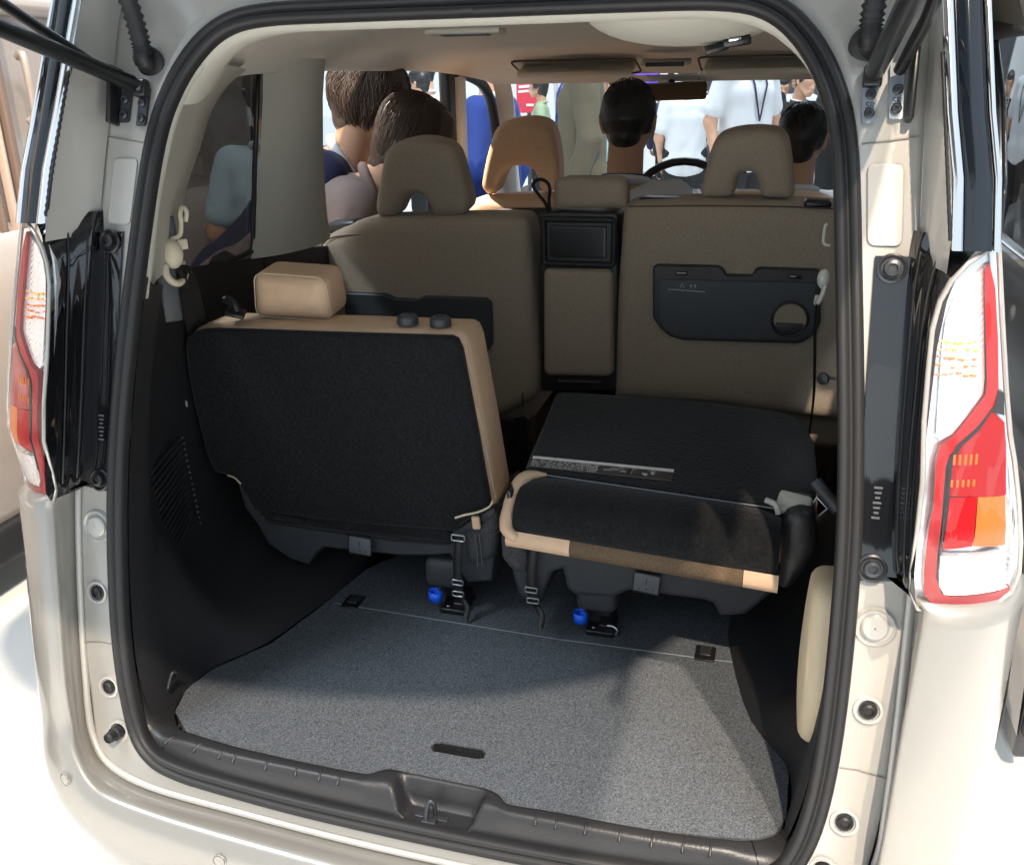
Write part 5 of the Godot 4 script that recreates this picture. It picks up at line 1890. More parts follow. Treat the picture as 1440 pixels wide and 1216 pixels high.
	obj("shoulder_lever", g, M.black_smooth, seat)
	g = Geo.new()
	g.box(xf(Vector3(0.5, 1.231, -1.22)), Vector3(.06, .02, .05), .008)
	obj("shoulder_lever", g, M.black_smooth, seat)
	# table: tray with raised rim and round hole
	g = Geo.new()
	var rim := rnd([Vector2(0.134, 1.079), Vector2(0.144, 1.085), Vector2(0.288, 1.087), Vector2(0.3, 1.081), Vector2(0.308, 1.067), Vector2(0.368, 1.068), Vector2(0.374, 1.083), Vector2(0.383, 1.087), Vector2(0.513, 1.087), Vector2(0.521, 1.081), Vector2(0.531, 0.962), Vector2(0.523, 0.936), Vector2(0.498, 0.914), Vector2(0.482, 0.909), Vector2(0.215, 0.902), Vector2(0.183, 0.909), Vector2(0.158, 0.928), Vector2(0.139, 0.954)], .004)
	g.prism(rim, xf(Vector3(0, 0, z + .012)), .024, .004, 2)
	var tb := obj("folding_table", g, M.sill_plastic, seat)
	g = Geo.new()
	var inner := [Vector2(0.153, 1.051), Vector2(0.513, 1.057), Vector2(0.52, 0.962), Vector2(0.511, 0.939), Vector2(0.484, 0.92), Vector2(0.217, 0.913), Vector2(0.188, 0.92), Vector2(0.168, 0.935), Vector2(0.157, 0.954)]
	var hc := Vector3(0.462, 0.969, -1.17)
	var loop := []
	var start := inner.size() - 1
	# panel with its hole left open: joined by a narrow cut to the right edge
	for i in inner.size():
		loop.append(inner[i])
		if i == 2:
			for k in 25:
				var a := TAU * k / 24.0 - .1
				loop.append(Vector2(hc.x + .041 * cos(a), hc.y + .041 * sin(a)))
			loop.append(inner[2] + Vector2(-.0008, -.0004))
	var flat := PackedVector2Array(loop)
	var ix := Geometry2D.triangulate_polygon(flat)
	if ix.is_empty():
		flat = PackedVector2Array(inner)
		ix = Geometry2D.triangulate_polygon(flat)
	for i in range(0, ix.size(), 3):
		g.tri(Vector3(flat[ix[i]].x, flat[ix[i]].y, z + .030), Vector3(flat[ix[i + 1]].x, flat[ix[i + 1]].y, z + .030), Vector3(flat[ix[i + 2]].x, flat[ix[i + 2]].y, z + .030))
	for i in flat.size():
		g.nxt()
		var a := flat[i]
		var b := flat[(i + 1) % flat.size()]
		g.quad(Vector3(a.x, a.y, z + .030), Vector3(b.x, b.y, z + .030), Vector3(b.x, b.y, z + .0245), Vector3(a.x, a.y, z + .0245))
	obj("table_panel", g, M.table_plastic, seat)
	# cup ring: brown back seen through, its lower half closed
	g = Geo.new()
	var ring := []
	for k in 28:
		ring.append(Vector3(hc.x + .041 * cos(TAU * k / 28), hc.y + .041 * sin(TAU * k / 28), z + .030))
	g.tube(ring, .0035, 8, true)
	obj("cup_ring", g, M.black_smooth, seat)
	g = Geo.new()
	g.lathe([Vector2(.0400, -.001), Vector2(.0400, .001), Vector2(.0004, .001), Vector2(.0004, -.001)], xf(Vector3(hc.x, hc.y, z + .0262)), 28)
	obj("cup_window", g, M.brown_cloth, seat)
	g = Geo.new()
	g.box(xf(Vector3(hc.x, hc.y - .0235, z + .0272)), Vector3(.064, .028, .003), .001)
	obj("cup_step", g, M.sill_plastic, seat)
	# printed warning: triangle, two signs and a line of fine print
	g = Geo.new()
	var wp := Vector3(0.208, 1.04, -1.168)
	g.tube([wp + Vector3(-.006, -.005, .0), wp + Vector3(.006, -.005, .0), wp + Vector3(0, .006, .0)], .0008, 5, true)
	g.box(xf(wp + Vector3(0, -.001, 0)), Vector3(.001, .004, .001), .0002)
	for k in 2:
		var c := wp + Vector3(.020 + k * .010, -.001, 0)
		g.box(xf(c), Vector3(.006, .0012, .001), .0002)
		g.box(xf(c + Vector3(0, -.002, 0)), Vector3(.0012, .007, .001), .0002)
		g.box(xf(c + Vector3(0, .003, 0)), Vector3(.004, .001, .001), .0002)
	var rng := RandomNumberGenerator.new()
	rng.seed = 77
	var xx := -.034
	while xx < .052:
		var w := rng.randf_range(.0012, .0038)
		g.box(xf(wp + Vector3(xx, -.0125 - xx * .03 + rng.randf_range(-.0006, .0006), 0)), Vector3(w, .0022, .001), .0002)
		xx += w + .0012
	obj("warning_print", g, M.print_white, seat)
	g = Geo.new()
	for p in [Vector3(0.204, 1.068, -1.172), Vector3(0.466, 1.07, -1.172)]:
		g.box(xf(p), Vector3(.028, .008, .008), .002)
	obj("table_hinge", g, M.black_gloss, seat)
	g = Geo.new()
	obj("cushion", pillow(rnd([Vector2(.05, -.55), Vector2(.70, -.55), Vector2(.70, 0), Vector2(.05, 0)], .06), Transform3D(Basis(Vector3.RIGHT, Vector3.BACK, Vector3.DOWN), Vector3(0, .68, z - .08)), .16, .05, .01, .018), M.brown_cloth, seat)
	g = Geo.new()
	g.box(xf(Vector3(.12, .50, z - .16), 8), Vector3(.04, .28, .10), .01)
	obj("seat_leg", g, M.black_trim, seat)
	g = Geo.new()
	g.box(xf(Vector3(.62, .50, z - .16), 8), Vector3(.04, .28, .10), .01)
	obj("seat_leg", g, M.black_trim, seat)


func front_row(van: Node3D) -> void:
	var seat := node("front_seat", van)
	tag(seat, "tan front seat with an arched headrest, part of it brightly lit")
	arch_rest("headrest", seat, [Vector2(-0.548, 1.148), Vector2(-0.565, 1.171), Vector2(-0.562, 1.199), Vector2(-0.545, 1.264), Vector2(-0.523, 1.327), Vector2(-0.503, 1.363), Vector2(-0.468, 1.385), Vector2(-0.413, 1.393), Vector2(-0.363, 1.391), Vector2(-0.325, 1.375), Vector2(-0.306, 1.336), Vector2(-0.296, 1.27), Vector2(-0.294, 1.202), Vector2(-0.306, 1.168), Vector2(-0.335, 1.156), Vector2(-0.362, 1.165), Vector2(-0.366, 1.197), Vector2(-0.383, 1.228), Vector2(-0.415, 1.242), Vector2(-0.451, 1.239), Vector2(-0.481, 1.218), Vector2(-0.502, 1.181), Vector2(-0.513, 1.153)], -2.0, M.tan_leather, .11, 5)
	var g := Geo.new()
	for p in [Vector3(-0.543, 1.147, -2.05), Vector3(-0.347, 1.15, -2.05)]:
		g.tube([p + Vector3(0, .05, 0), p + Vector3(0, -.06, .01)], .008, 8)
	obj("headrest_post", g, M.steel, seat)
	var back := [Vector2(-0.659, 1.055), Vector2(-0.636, 1.099), Vector2(-0.584, 1.131), Vector2(-0.503, 1.142), Vector2(-0.354, 1.151), Vector2(-0.269, 1.143), Vector2(-0.228, 1.112), Vector2(-0.213, 1.066), Vector2(-0.203, 0.549), Vector2(-0.703, 0.514)]
	g = Geo.new()
	obj("backrest", pillow(crv(back, 2, true), xf(Vector3(0, 0, -2.07)), .15, .05, .02, .016), M.tan_leather, seat)
	g = Geo.new()
	g.slab(fill(rnd([Vector2(-0.651, 1.07), Vector2(-0.612, 1.088), Vector2(-0.448, 1.105), Vector2(-0.238, 1.11), Vector2(-0.214, 1.078), Vector2(-0.198, 0.555), Vector2(-0.695, 0.521)], .02), .05), xf(Vector3(0, 0, -1.995)), .04, .014)
	obj("back_shell", g, M.black_trim, seat)
	g = Geo.new()
	var hd := Vector3(-0.464, 1.091, -1.965)
	g.box(xf(hd), Vector3(.045, .016, .006), .002)
	obj("shell_clip", g, M.dark_steel, seat)
	g = Geo.new()
	obj("cushion", pillow(rnd([Vector2(-.62, -.52), Vector2(-.12, -.52), Vector2(-.12, 0), Vector2(-.62, 0)], .06), Transform3D(Basis(Vector3.RIGHT, Vector3.BACK, Vector3.DOWN), Vector3(0, .68, -2.05)), .18, .06, .01, .018), M.tan_leather, seat)
	seat = node("front_seat", van)
	tag(seat, "front seat hidden behind the wide bench, under the seated driver")
	g = Geo.new()
	g.slab(fill(rnd([Vector2(.16, .55), Vector2(.64, .55), Vector2(.62, 1.12), Vector2(.54, 1.17), Vector2(.26, 1.17), Vector2(.18, 1.12)], .05), .05), xf(Vector3(0, 0, -2.02)), .14, .05)
	obj("backrest", g, M.tan_leather, seat)
	g = Geo.new()
	obj("cushion", pillow(rnd([Vector2(.15, -.52), Vector2(.64, -.52), Vector2(.64, 0), Vector2(.15, 0)], .06), Transform3D(Basis(Vector3.RIGHT, Vector3.BACK, Vector3.DOWN), Vector3(0, .68, -2.02)), .18, .06, .01, .018), M.tan_leather, seat)


# ---------------------------------------------------------------- people
# a smooth skin over tapered capsules, meshed with surface nets
func skin_over(bones: Array, cell: float, k: float) -> Geo:
	var lo := Vector3(1e9, 1e9, 1e9)
	var hi := -lo
	for b in bones:
		var r := maxf(b[2], b[3])
		for p in [b[0], b[1]]:
			lo = lo.min(p - Vector3(r, r, r))
			hi = hi.max(p + Vector3(r, r, r))
	lo -= Vector3.ONE * cell * 2.5
	hi += Vector3.ONE * cell * 2.5
	var nx := int((hi.x - lo.x) / cell) + 1
	var ny := int((hi.y - lo.y) / cell) + 1
	var nz := int((hi.z - lo.z) / cell) + 1
	var f := PackedFloat32Array()
	f.resize(nx * ny * nz)
	f.fill(1.0)
	for b in bones:
		var a: Vector3 = b[0]
		var ab: Vector3 = b[1] - a
		var inv := 1.0 / maxf(ab.length_squared(), 1e-9)
		var ra: float = b[2]
		var dr: float = b[3] - ra
		var reach := maxf(b[2], b[3]) + k + cell * 1.8
		var p0: Vector3 = ((a.min(b[1]) - Vector3.ONE * reach - lo) / cell).floor().max(Vector3())
		var p1: Vector3 = ((a.max(b[1]) + Vector3.ONE * reach - lo) / cell).ceil().min(Vector3(nx - 1, ny - 1, nz - 1))
		for x in range(int(p0.x), int(p1.x) + 1):
			for y in range(int(p0.y), int(p1.y) + 1):
				var row := (x * ny + y) * nz
				for z in range(int(p0.z), int(p1.z) + 1):
					var ap := lo + Vector3(x, y, z) * cell - a
					var t := clampf(ap.dot(ab) * inv, 0.0, 1.0)
					var d := (ap - ab * t).length() - ra - dr * t
					var o := f[row + z]
					var h := k - absf(o - d)
					f[row + z] = minf(o, d) - (h * h / (4.0 * k) if h > 0.0 else 0.0)
	return net(f, lo, nx, ny, nz, cell)


func net(f: PackedFloat32Array, lo: Vector3, nx: int, ny: int, nz: int, cell: float) -> Geo:
	var g := Geo.new()
	g.nxt()
	var id := PackedInt32Array()
	id.resize(nx * ny * nz)
	id.fill(-1)
	var pts := PackedVector3Array()
	var sx := ny * nz
	for x in nx - 1:
		for y in ny - 1:
			var row := x * sx + y * nz
			for z in nz - 1:
				var i := row + z
				var c0 := f[i]
				var c1 := f[i + sx]
				var c2 := f[i + nz]
				var c3 := f[i + sx + nz]
				var c4 := f[i + 1]
				var c5 := f[i + sx + 1]
				var c6 := f[i + nz + 1]
				var c7 := f[i + sx + nz + 1]
				var neg := int(c0 < 0) + int(c1 < 0) + int(c2 < 0) + int(c3 < 0) + int(c4 < 0) + int(c5 < 0) + int(c6 < 0) + int(c7 < 0)
				if neg == 0 or neg == 8:
					continue
				var sum := Vector3()
				var n := 0
				var c := [c0, c1, c2, c3, c4, c5, c6, c7]
				for e in EDGES:
					var u: float = c[e[0]]
					var w: float = c[e[1]]
					if (u < 0) != (w < 0):
						var t := u / (u - w)
						sum += CORNER[e[0]].lerp(CORNER[e[1]], t)
						n += 1
				id[i] = pts.size()
				pts.append(lo + (Vector3(x, y, z) + sum / n) * cell)
	for x in range(1, nx - 1):
		for y in range(1, ny - 1):
			var row := x * sx + y * nz
			for z in range(1, nz - 1):
				var i := row + z
				var s := f[i] < 0
				if s != (f[i + sx] < 0):
					_face(g, pts, id[i], id[i - nz], id[i - nz - 1], id[i - 1], s)
				if s != (f[i + nz] < 0):
					_face(g, pts, id[i], id[i - 1], id[i - sx - 1], id[i - sx], s)
				if s != (f[i + 1] < 0):
					_face(g, pts, id[i], id[i - sx], id[i - sx - nz], id[i - nz], s)
	return g


# a padded body: an outline (x, y) as thick as t, all edges rounded by r, faces bulged out
func pillow(outline: Array, at: Transform3D, t: float, r: float, bulge: float, cell: float) -> Geo:
	var lo := Vector2(1e9, 1e9)
	var hi := -lo
	for q in outline:
		lo = lo.min(q)
		hi = hi.max(q)
	var pad := cell * 2.5
	lo -= Vector2.ONE * pad
	hi += Vector2.ONE * pad
	var zh := t / 2 + bulge + pad
	var nx := int((hi.x - lo.x) / cell) + 2
	var ny := int((hi.y - lo.y) / cell) + 2
	var nz := int(2 * zh / cell) + 2
	var f := PackedFloat32Array()
	f.resize(nx * ny * nz)
	var poly := PackedVector2Array(outline)
	var n := outline.size()
	for x in nx:
		for y in ny:
			var p := lo + Vector2(x, y) * cell
			var d := 1e9
			for i in n:
				var a := poly[i]
				var ab := poly[(i + 1) % n] - a
				var k := clampf((p - a).dot(ab) / maxf(ab.length_squared(), 1e-9), 0, 1)
				d = minf(d, p.distance_squared_to(a + ab * k))
			d = sqrt(d)
			if Geometry2D.is_point_in_polygon(p, poly):
				d = -d
			var half := t / 2 + (bulge * (1.0 - exp(d / .07)) if d < 0 else 0.0)
			for z in nz:
				var qz := absf(-zh + z * cell) - half + r
				var qx := d + r
				var o := minf(maxf(qx, qz), 0.0) + Vector2(maxf(qx, 0), maxf(qz, 0)).length() - r
				f[(x * ny + y) * nz + z] = o
	var g := net(f, Vector3(lo.x, lo.y, -zh), nx, ny, nz, cell)
	var out := Geo.new()
	out.append(g, at)
	return out


const CORNER := [Vector3(0, 0, 0), Vector3(1, 0, 0), Vector3(0, 1, 0), Vector3(1, 1, 0), Vector3(0, 0, 1), Vector3(1, 0, 1), Vector3(0, 1, 1), Vector3(1, 1, 1)]
const EDGES := [[0, 1], [2, 3], [4, 5], [6, 7], [0, 2], [1, 3], [4, 6], [5, 7], [0, 4], [1, 5], [2, 6], [3, 7]]


func _face(g: Geo, p: PackedVector3Array, a: int, b: int, c: int, d: int, flip: bool) -> void:
	if a < 0 or b < 0 or c < 0 or d < 0:
		return
	if flip:
		g.quad(p[a], p[b], p[c], p[d])
	else:
		g.quad(p[a], p[d], p[c], p[b])


var head_geo: Geo
var hand_geo: Geo
var hair_geo := {}
var fold_noise := FastNoiseLite.new()


func V(x: float, y: float, z: float) -> Vector3:
	return Vector3(x, y, z)


func people_parts() -> void:
	fold_noise.seed = 8
	fold_noise.frequency = 7.0
	fold_noise.fractal_octaves = 2
	var b := [
		[V(0, .035, .030), V(0, .035, .018), .080, .080], [V(0, .030, -.03), V(0, .030, -.035), .070, .070],
		[V(0, -.02, -.048), V(0, -.07, -.058), .050, .036], [V(.044, -.035, .0), V(.020, -.088, -.058), .030, .022], [V(-.044, -.035, .0), V(-.020, -.088, -.058), .030, .022],
		[V(-.008, -.098, -.070), V(.008, -.098, -.070), .018, .018], [V(0, .004, -.094), V(0, -.034, -.108), .008, .013], [V(-.012, -.036, -.098), V(.012, -.036, -.098), .010, .010],
		[V(-.032, .022, -.082), V(.032, .022, -.082), .013, .013], [V(-.018, -.064, -.094), V(.018, -.064, -.094), .007, .007], [V(-.018, -.073, -.092), V(.018, -.073, -.092), .008, .008],
		[V(0, -.06, .03), V(0, -.19, .040), .058, .060]]
	head_geo = skin_over(b, .006, .022)
	for s in [-1.0, 1.0]:
		var ear := skin_over([[V(s * .080, .014, .008), V(s * .085, .018, .022), .011, .012], [V(s * .081, -.008, .006), V(s * .080, -.028, .004), .010, .009], [V(s * .085, .0, .020), V(s * .080, -.016, .014), .010, .009]], .005, .010)
		head_geo.append(ear)
	# a relaxed right hand: wrist at the origin, fingers down, palm towards -x
	b = [[V(0, .02, 0), V(0, -.02, 0), .024, .026]]
	for i in 4:
		var zz := -.030 + i * .020
		b.append([V(0, -.015, zz * .6), V(0, -.085, zz), .015, .0115])
		var l: float = [.066, .078, .074, .058][i]
		var k1 := V(-.010, -.085 - l * .42, zz * 1.1)
		var k2 := V(-.026, -.085 - l * .74, zz * 1.12)
		var k3 := V(-.044, -.085 - l * .94, zz * 1.1)
		b.append([V(0, -.085, zz), k1, .0098, .0090])
		b.append([k1, k2, .0088, .0080])
		b.append([k2, k3, .0080, .0070])
	b.append([V(-.004, -.018, -.022), V(-.020, -.050, -.046), .0135, .0115])
	b.append([V(-.020, -.050, -.046), V(-.030, -.080, -.050), .0105, .0085])
	hand_geo = skin_over(b, .0042, .006)
	for q in [["short", 0.0], ["full", .009], ["tousled", .0101]]:
		var e: float = q[1]
		b = [[V(0, .045, .030), V(0, .048, .0), .085 + e, .084 + e], [V(0, .052, -.03), V(0, .056, -.050), .072 + e, .055 + e], [V(0, .0, .052), V(0, -.04 - e, .056), .070 + e * .8, .052], [V(.050, .02, .022), V(.055, -.012 - e, .024), .042 + e * .6, .026 + e * .5], [V(-.050, .02, .022), V(-.055, -.012 - e, .024), .042 + e * .6, .026 + e * .5], [V(-.03, .085, -.055), V(.03, .080, -.055), .034 + e, .034 + e]]
		if q[0] == "tousled":
			b.append([V(0, -.02, .055), V(0, -.060, .054), .068, .050])
		if q[0] == "full":
			b.append([V(0, -.03, .050), V(0, -.095, .050), .072, .052])
			b.append([V(.05, -.02, .03), V(.05, -.06, .03), .045, .035])
			b.append([V(-.05, -.02, .03), V(-.05, -.06, .03), .045, .035])
		hair_geo[q[0]] = skin_over(b, .006, .02)


# hair laid over the skull in many thin tapered strands that run down from the crown
func strands(g: Geo, count: int, sd: int, length: float, lift: float, low: float, grow := 0.0) -> void:
	var rng := RandomNumberGenerator.new()
	rng.seed = sd
	for i in count:
		var th := rng.randf() * TAU
		var ph := acos(1.0 - rng.randf() * (1.0 - cos(low)))
		var clump := sin(th * 11.0) * .25
		var path := []
		var rad := []
		var l := length * rng.randf_range(.6, 1.15)
		var lf := lift * rng.randf_range(.2, 1.4)
		var tw := rng.randf_range(-.3, .3) + clump
		for k in 6:
			var t := k / 5.0
			var p2 := ph + t * l / .1
			var t2 := th + tw * t * t
			var r := 1.0 + grow + (.05 + lf * t * (1.2 - t))
			var drop := (1.7 if length > .09 else 1.25) if grow > 0 and cos(p2) < 0 else 1.0
			path.append(V(0, .045, .010) + V(sin(p2) * cos(t2) * .083 * r * (1.0 + (drop - 1.0) * .1), cos(p2) * .088 * r * drop, sin(p2) * sin(t2) * .102 * r))
			rad.append((.0027 if grow > 0 else .0020) * (1.0 - t * .85))
		if path[5].z < -.075 and path[5].y < .03:
			continue
		g.tube(path, rad, 3, false, false)


func rumple(g: Geo, amp: float, freq: float) -> void:
	for i in g.v.size():
		var p := g.v[i] * freq
		g.v[i] += V(fold_noise.get_noise_3d(p.x + p.y * .3, p.y * .35, p.z), fold_noise.get_noise_3d(p.x + 7.0, p.y * .4, p.z), fold_noise.get_noise_3d(p.x - p.y * .3, p.y * .35 + 9.0, p.z)) * amp


# s: head (where the head's middle is), yaw, lean, side, nod, turn, sit, arms [l elbow, l wrist, r elbow, r wrist] from the shoulders,
# skin, hair, hair_kind, top, bottom, sleeve ("long", "short"), jacket
func person(label: String, s: Dictionary, group := "") -> Node3D:
	var root := node("person")
	tag(root, label, "person", group)
	var P := V(0, .95, 0)
	var U := Transform3D(Basis(Vector3.RIGHT, deg_to_rad(-s.get("lean", 0.0))) * Basis(Vector3.BACK, deg_to_rad(s.get("side", 0.0))), P)
	var neck := U * V(0, .53, .012)
	var hb := Basis(Vector3.UP, deg_to_rad(s.get("yaw", 0.0) * 0.0 + s.get("turn", 0.0))) * Basis(Vector3.RIGHT, deg_to_rad(-s.get("lean", 0.0) * .8 - s.get("nod", 0.0))) * Basis(Vector3.BACK, deg_to_rad(s.get("tilt", 0.0)))
	var hx := Transform3D(hb, neck + U.basis * V(0, .03, 0) + hb * V(0, .15, -.035))
	var sit: bool = s.get("sit", false)
	var b := []       # the whole figure
	var tb := []      # upper garment
	var lb := []      # trousers
	var fat: float = s.get("wide", 1.0)
	var add := .016 if s.get("jacket", false) else .009
	for q in [[V(-.07, .0, 0), V(.07, .0, 0), .115, .115], [V(-.045, .16, -.005), V(.045, .16, -.005), .105, .105], [V(-.075, .34, 0), V(.075, .34, 0), .108, .108], [V(-.10, .43, .012), V(.10, .43, .012), .085, .085], [V(-.165, .465, .012), V(.165, .465, .012), .052, .052], [V(0, .46, .012), V(0, .56, .014), .066, .058]]:
		var a := V(q[0].x * fat, q[0].y, q[0].z)
		var c := V(q[1].x * fat, q[1].y, q[1].z)
		b.append([U * a, U * c, q[2], q[3]])
		if q[1].y < .5:
			tb.append([U * a, U * c, q[2] + add, q[3] + add])
	for sg in [-1.0, 1.0]:
		tb.append([U * V(sg * .062 * fat, .34, 0), U * V(sg * .062, .0, 0), .112 + add, .114 + add])
	if s.get("jacket", false) and not sit:
		tb.append([U * V(-.075, -.02, 0), P + V(-.09, -.14, .0), .125 + add, .12 + add])
		tb.append([U * V(.075, -.02, 0), P + V(.09, -.14, .0), .125 + add, .12 + add])
	elif not sit:
		tb.append([U * V(-.07, -.02, 0), P + V(-.075, -.07, 0), .118 + add, .11 + add])
		tb.append([U * V(.07, -.02, 0), P + V(.075, -.07, 0), .118 + add, .11 + add])
	var arms: Array = s.get("arms", [V(-.09, -.28, .02), V(-.09, -.52, -.06), V(.09, -.28, .02), V(.09, -.52, -.06)])
	var hands := []
	for k in 2:
		var sg := -1.0 if k == 0 else 1.0
		var sh := U * V(sg * .175 * fat, .46, .012)
		var el: Vector3 = sh + U.basis * arms[k * 2]
		var wr: Vector3 = sh + U.basis * arms[k * 2 + 1]
		b.append([sh, el, .050, .040])
		b.append([el, wr, .040, .027])
		tb.append([sh, el, .055 + add, .047 + add])
		if s.get("sleeve", "long") == "long":
			tb.append([el, el.lerp(wr, .93), .046 + add, .033 + add])
		else:
			tb.pop_back()
			tb.append([sh, sh.lerp(el, .72), .058 + add, .058 + add])
		hands.append([wr, (wr - el).normalized(), sg])
	for sg in [-1.0, 1.0]:
		var hip := P + V(sg * .09, -.03, 0)
		var kn := P + (V(sg * .13, .02, -.42) if sit else V(sg * .10, -.46, -.015))
		var an := P + (V(sg * .13, -.40, -.40) if sit else V(sg * .11, -.86, .025))
		b.append([hip, kn, .088, .058])
		b.append([kn, an, .056, .038])
		b.append([an + V(0, -.035, .02), an + V(sg * .015, -.055, -.15), .040, .034])
		lb.append([hip + V(0, .06, 0), kn, .115, .078])
		lb.append([kn, an + V(0, .02, 0), .078, .062])
	var g := skin_over(b, .020, .035)
	g.append(head_geo, hx)
	for h in hands:
		var y: Vector3 = -h[1]
		var x: Vector3 = U.basis.x
		x = (x - y * x.dot(y)).normalized()
		if x.length() < .5:
			x = Vector3.RIGHT
		var hbx := Basis(x, y, x.cross(y))
		g.append(hand_geo, Transform3D(hbx * Basis.from_scale(V(h[2], 1, 1)), h[0]))
	var scale: float = s.get("scale", 1.0)
	var yaw := deg_to_rad(s.get("yaw", 0.0))
	if not sit and not s.has("scale"):
		scale = clampf(s.head.y / hx.origin.y, .8, 1.2)
	var W := Transform3D(Basis(Vector3.UP, yaw).scaled(Vector3.ONE * scale), Vector3())
	root.position = s.head - W * hx.origin
	if not sit:
		root.position.y = 0
	root.transform.basis = W.basis
	obj("body", g, s.get("skin", M.skin), root)
	# clothes
	g = skin_over(tb, .016, .02)
	rumple(g, .008 if s.get("jacket", false) else .007, 1.0)
	obj("jacket" if s.get("jacket", false) else "shirt", g, s.top, root)
	if s.get("jacket", false):
		for sg in [-1.0, 1.0]:
			g = Geo.new()
			g.box(Transform3D(U.basis * Basis(Vector3.UP, sg * -.9), U * V(sg * .150, .0, -.085)), V(.13, .045, .012), .004)
			obj("pocket_flap", g, s.top, root)
		g = Geo.new()
		g.prism([Vector2(-.060, .17), Vector2(-.030, .02), Vector2(0, -.17), Vector2(.030, .02), Vector2(.060, .17)], U * xf(V(0, .35, -.128), 4, 180), .022, .004)
		obj("shirt_front", g, M.cloth_white, root)
	g = skin_over(lb, .020, .03)
	rumple(g, .010, 1.0)
	obj("trousers", g, s.get("bottom", M.cloth_black), root)
	g = Geo.new()
	for sg in [-1.0, 1.0]:
		var an := P + (V(sg * .13, -.40, -.40) if sit else V(sg * .11, -.86, .025))
		g.append(skin_over([[an + V(0, -.045, .025), an + V(sg * .015, -.058, -.16), .046, .040], [an + V(0, -.03, .02), an + V(0, .01, .01), .045, .045]], .016, .02))
	obj("shoes", g, M.cloth_black, root)
	# collar
	g = Geo.new()
	var ring := []
	for k in 18:
		var a := TAU * k / 18
		ring.append(U * V(.070 * cos(a), .525 + .016 * sin(a), .012 + .070 * sin(a)))
	g.tube(ring, .016, 8, true, true, 1.0)
	obj("collar", g, s.get("collar", s.top), root)
	if s.has("lanyard"):
		g = Geo.new()
		var lp := []
		for k in 18:
			var a := TAU * k / 18
			lp.append(U * V(.074 * cos(a), .540 + .012 * sin(a), .012 + .072 * sin(a)))
		g.tube(lp, .006, 6, true)
		g.tube([U * V(-.06, .52, -.06), U * V(-.05, .40, -.125), U * V(0, .18, -.135)], .006, 6)
		g.tube([U * V(.06, .52, -.06), U * V(.05, .40, -.125), U * V(0, .18, -.135)], .006, 6)
		obj("lanyard", g, s.lanyard, root)
	# hair
	g = Geo.new()
	var hg := Geo.new()
	hg.append(hair_geo[s.get("hair_kind", "short")])
	if s.get("hair_kind", "short") == "full":
		rumple(hg, .004, 2.4)
	strands(hg, s.get("strands", 120), s.get("seed", 3), s.get("hair_len", .045), s.get("lift", .05), 2.25 if s.get("hair_kind", "short") != "short" else 1.9, .10 if s.get("hair_kind", "short") != "short" else 0.0)
	g.append(hg, hx)
	obj("hair", g, s.get("hair", M.hair_black), root)
	g = Geo.new()
	for sg in [-1.0, 1.0]:
		g.ball(V(sg * .031, .002, -.0865), V(.0125, .008, .008), 8)
	var eyes := Geo.new()
	eyes.append(g, hx)
	obj("eyes", eyes, M.eye_white, root)
	g = Geo.new()
	for sg in [-1.0, 1.0]:
		g.ball(V(sg * .031, .002, -.0935), V(.0055, .0055, .003), 6)
		g.tube([V(sg * .014, .022, -.096), V(sg * .032, .027, -.096), V(sg * .048, .020, -.086)], .0035, 5)
	var pup := Geo.new()
	pup.append(g, hx)
	obj("brows", pup, M.hair_black, root)
	if s.has("holds_phone"):
		var h = hands[1]
		g = Geo.new()
		g.box(Transform3D(U.basis, h[0] + h[1] * .11 + U.basis * V(-.015, .0, -.02)), V(.075, .15, .009), .003)
		var ph := obj("phone", g, M.black_smooth, root)
		g = Geo.new()
		var loop := []
		for k in 16:
			var a := TAU * k / 16
			var y: Vector3 = h[1]
			var x := y.cross(Vector3.RIGHT).normalized()
			loop.append(h[0] - y * .02 + x * cos(a) * .033 + y.cross(x) * sin(a) * .033)
		g.tube(loop, .010, 8, true)
		obj("watch", g, M.dark_steel, root)
	return root


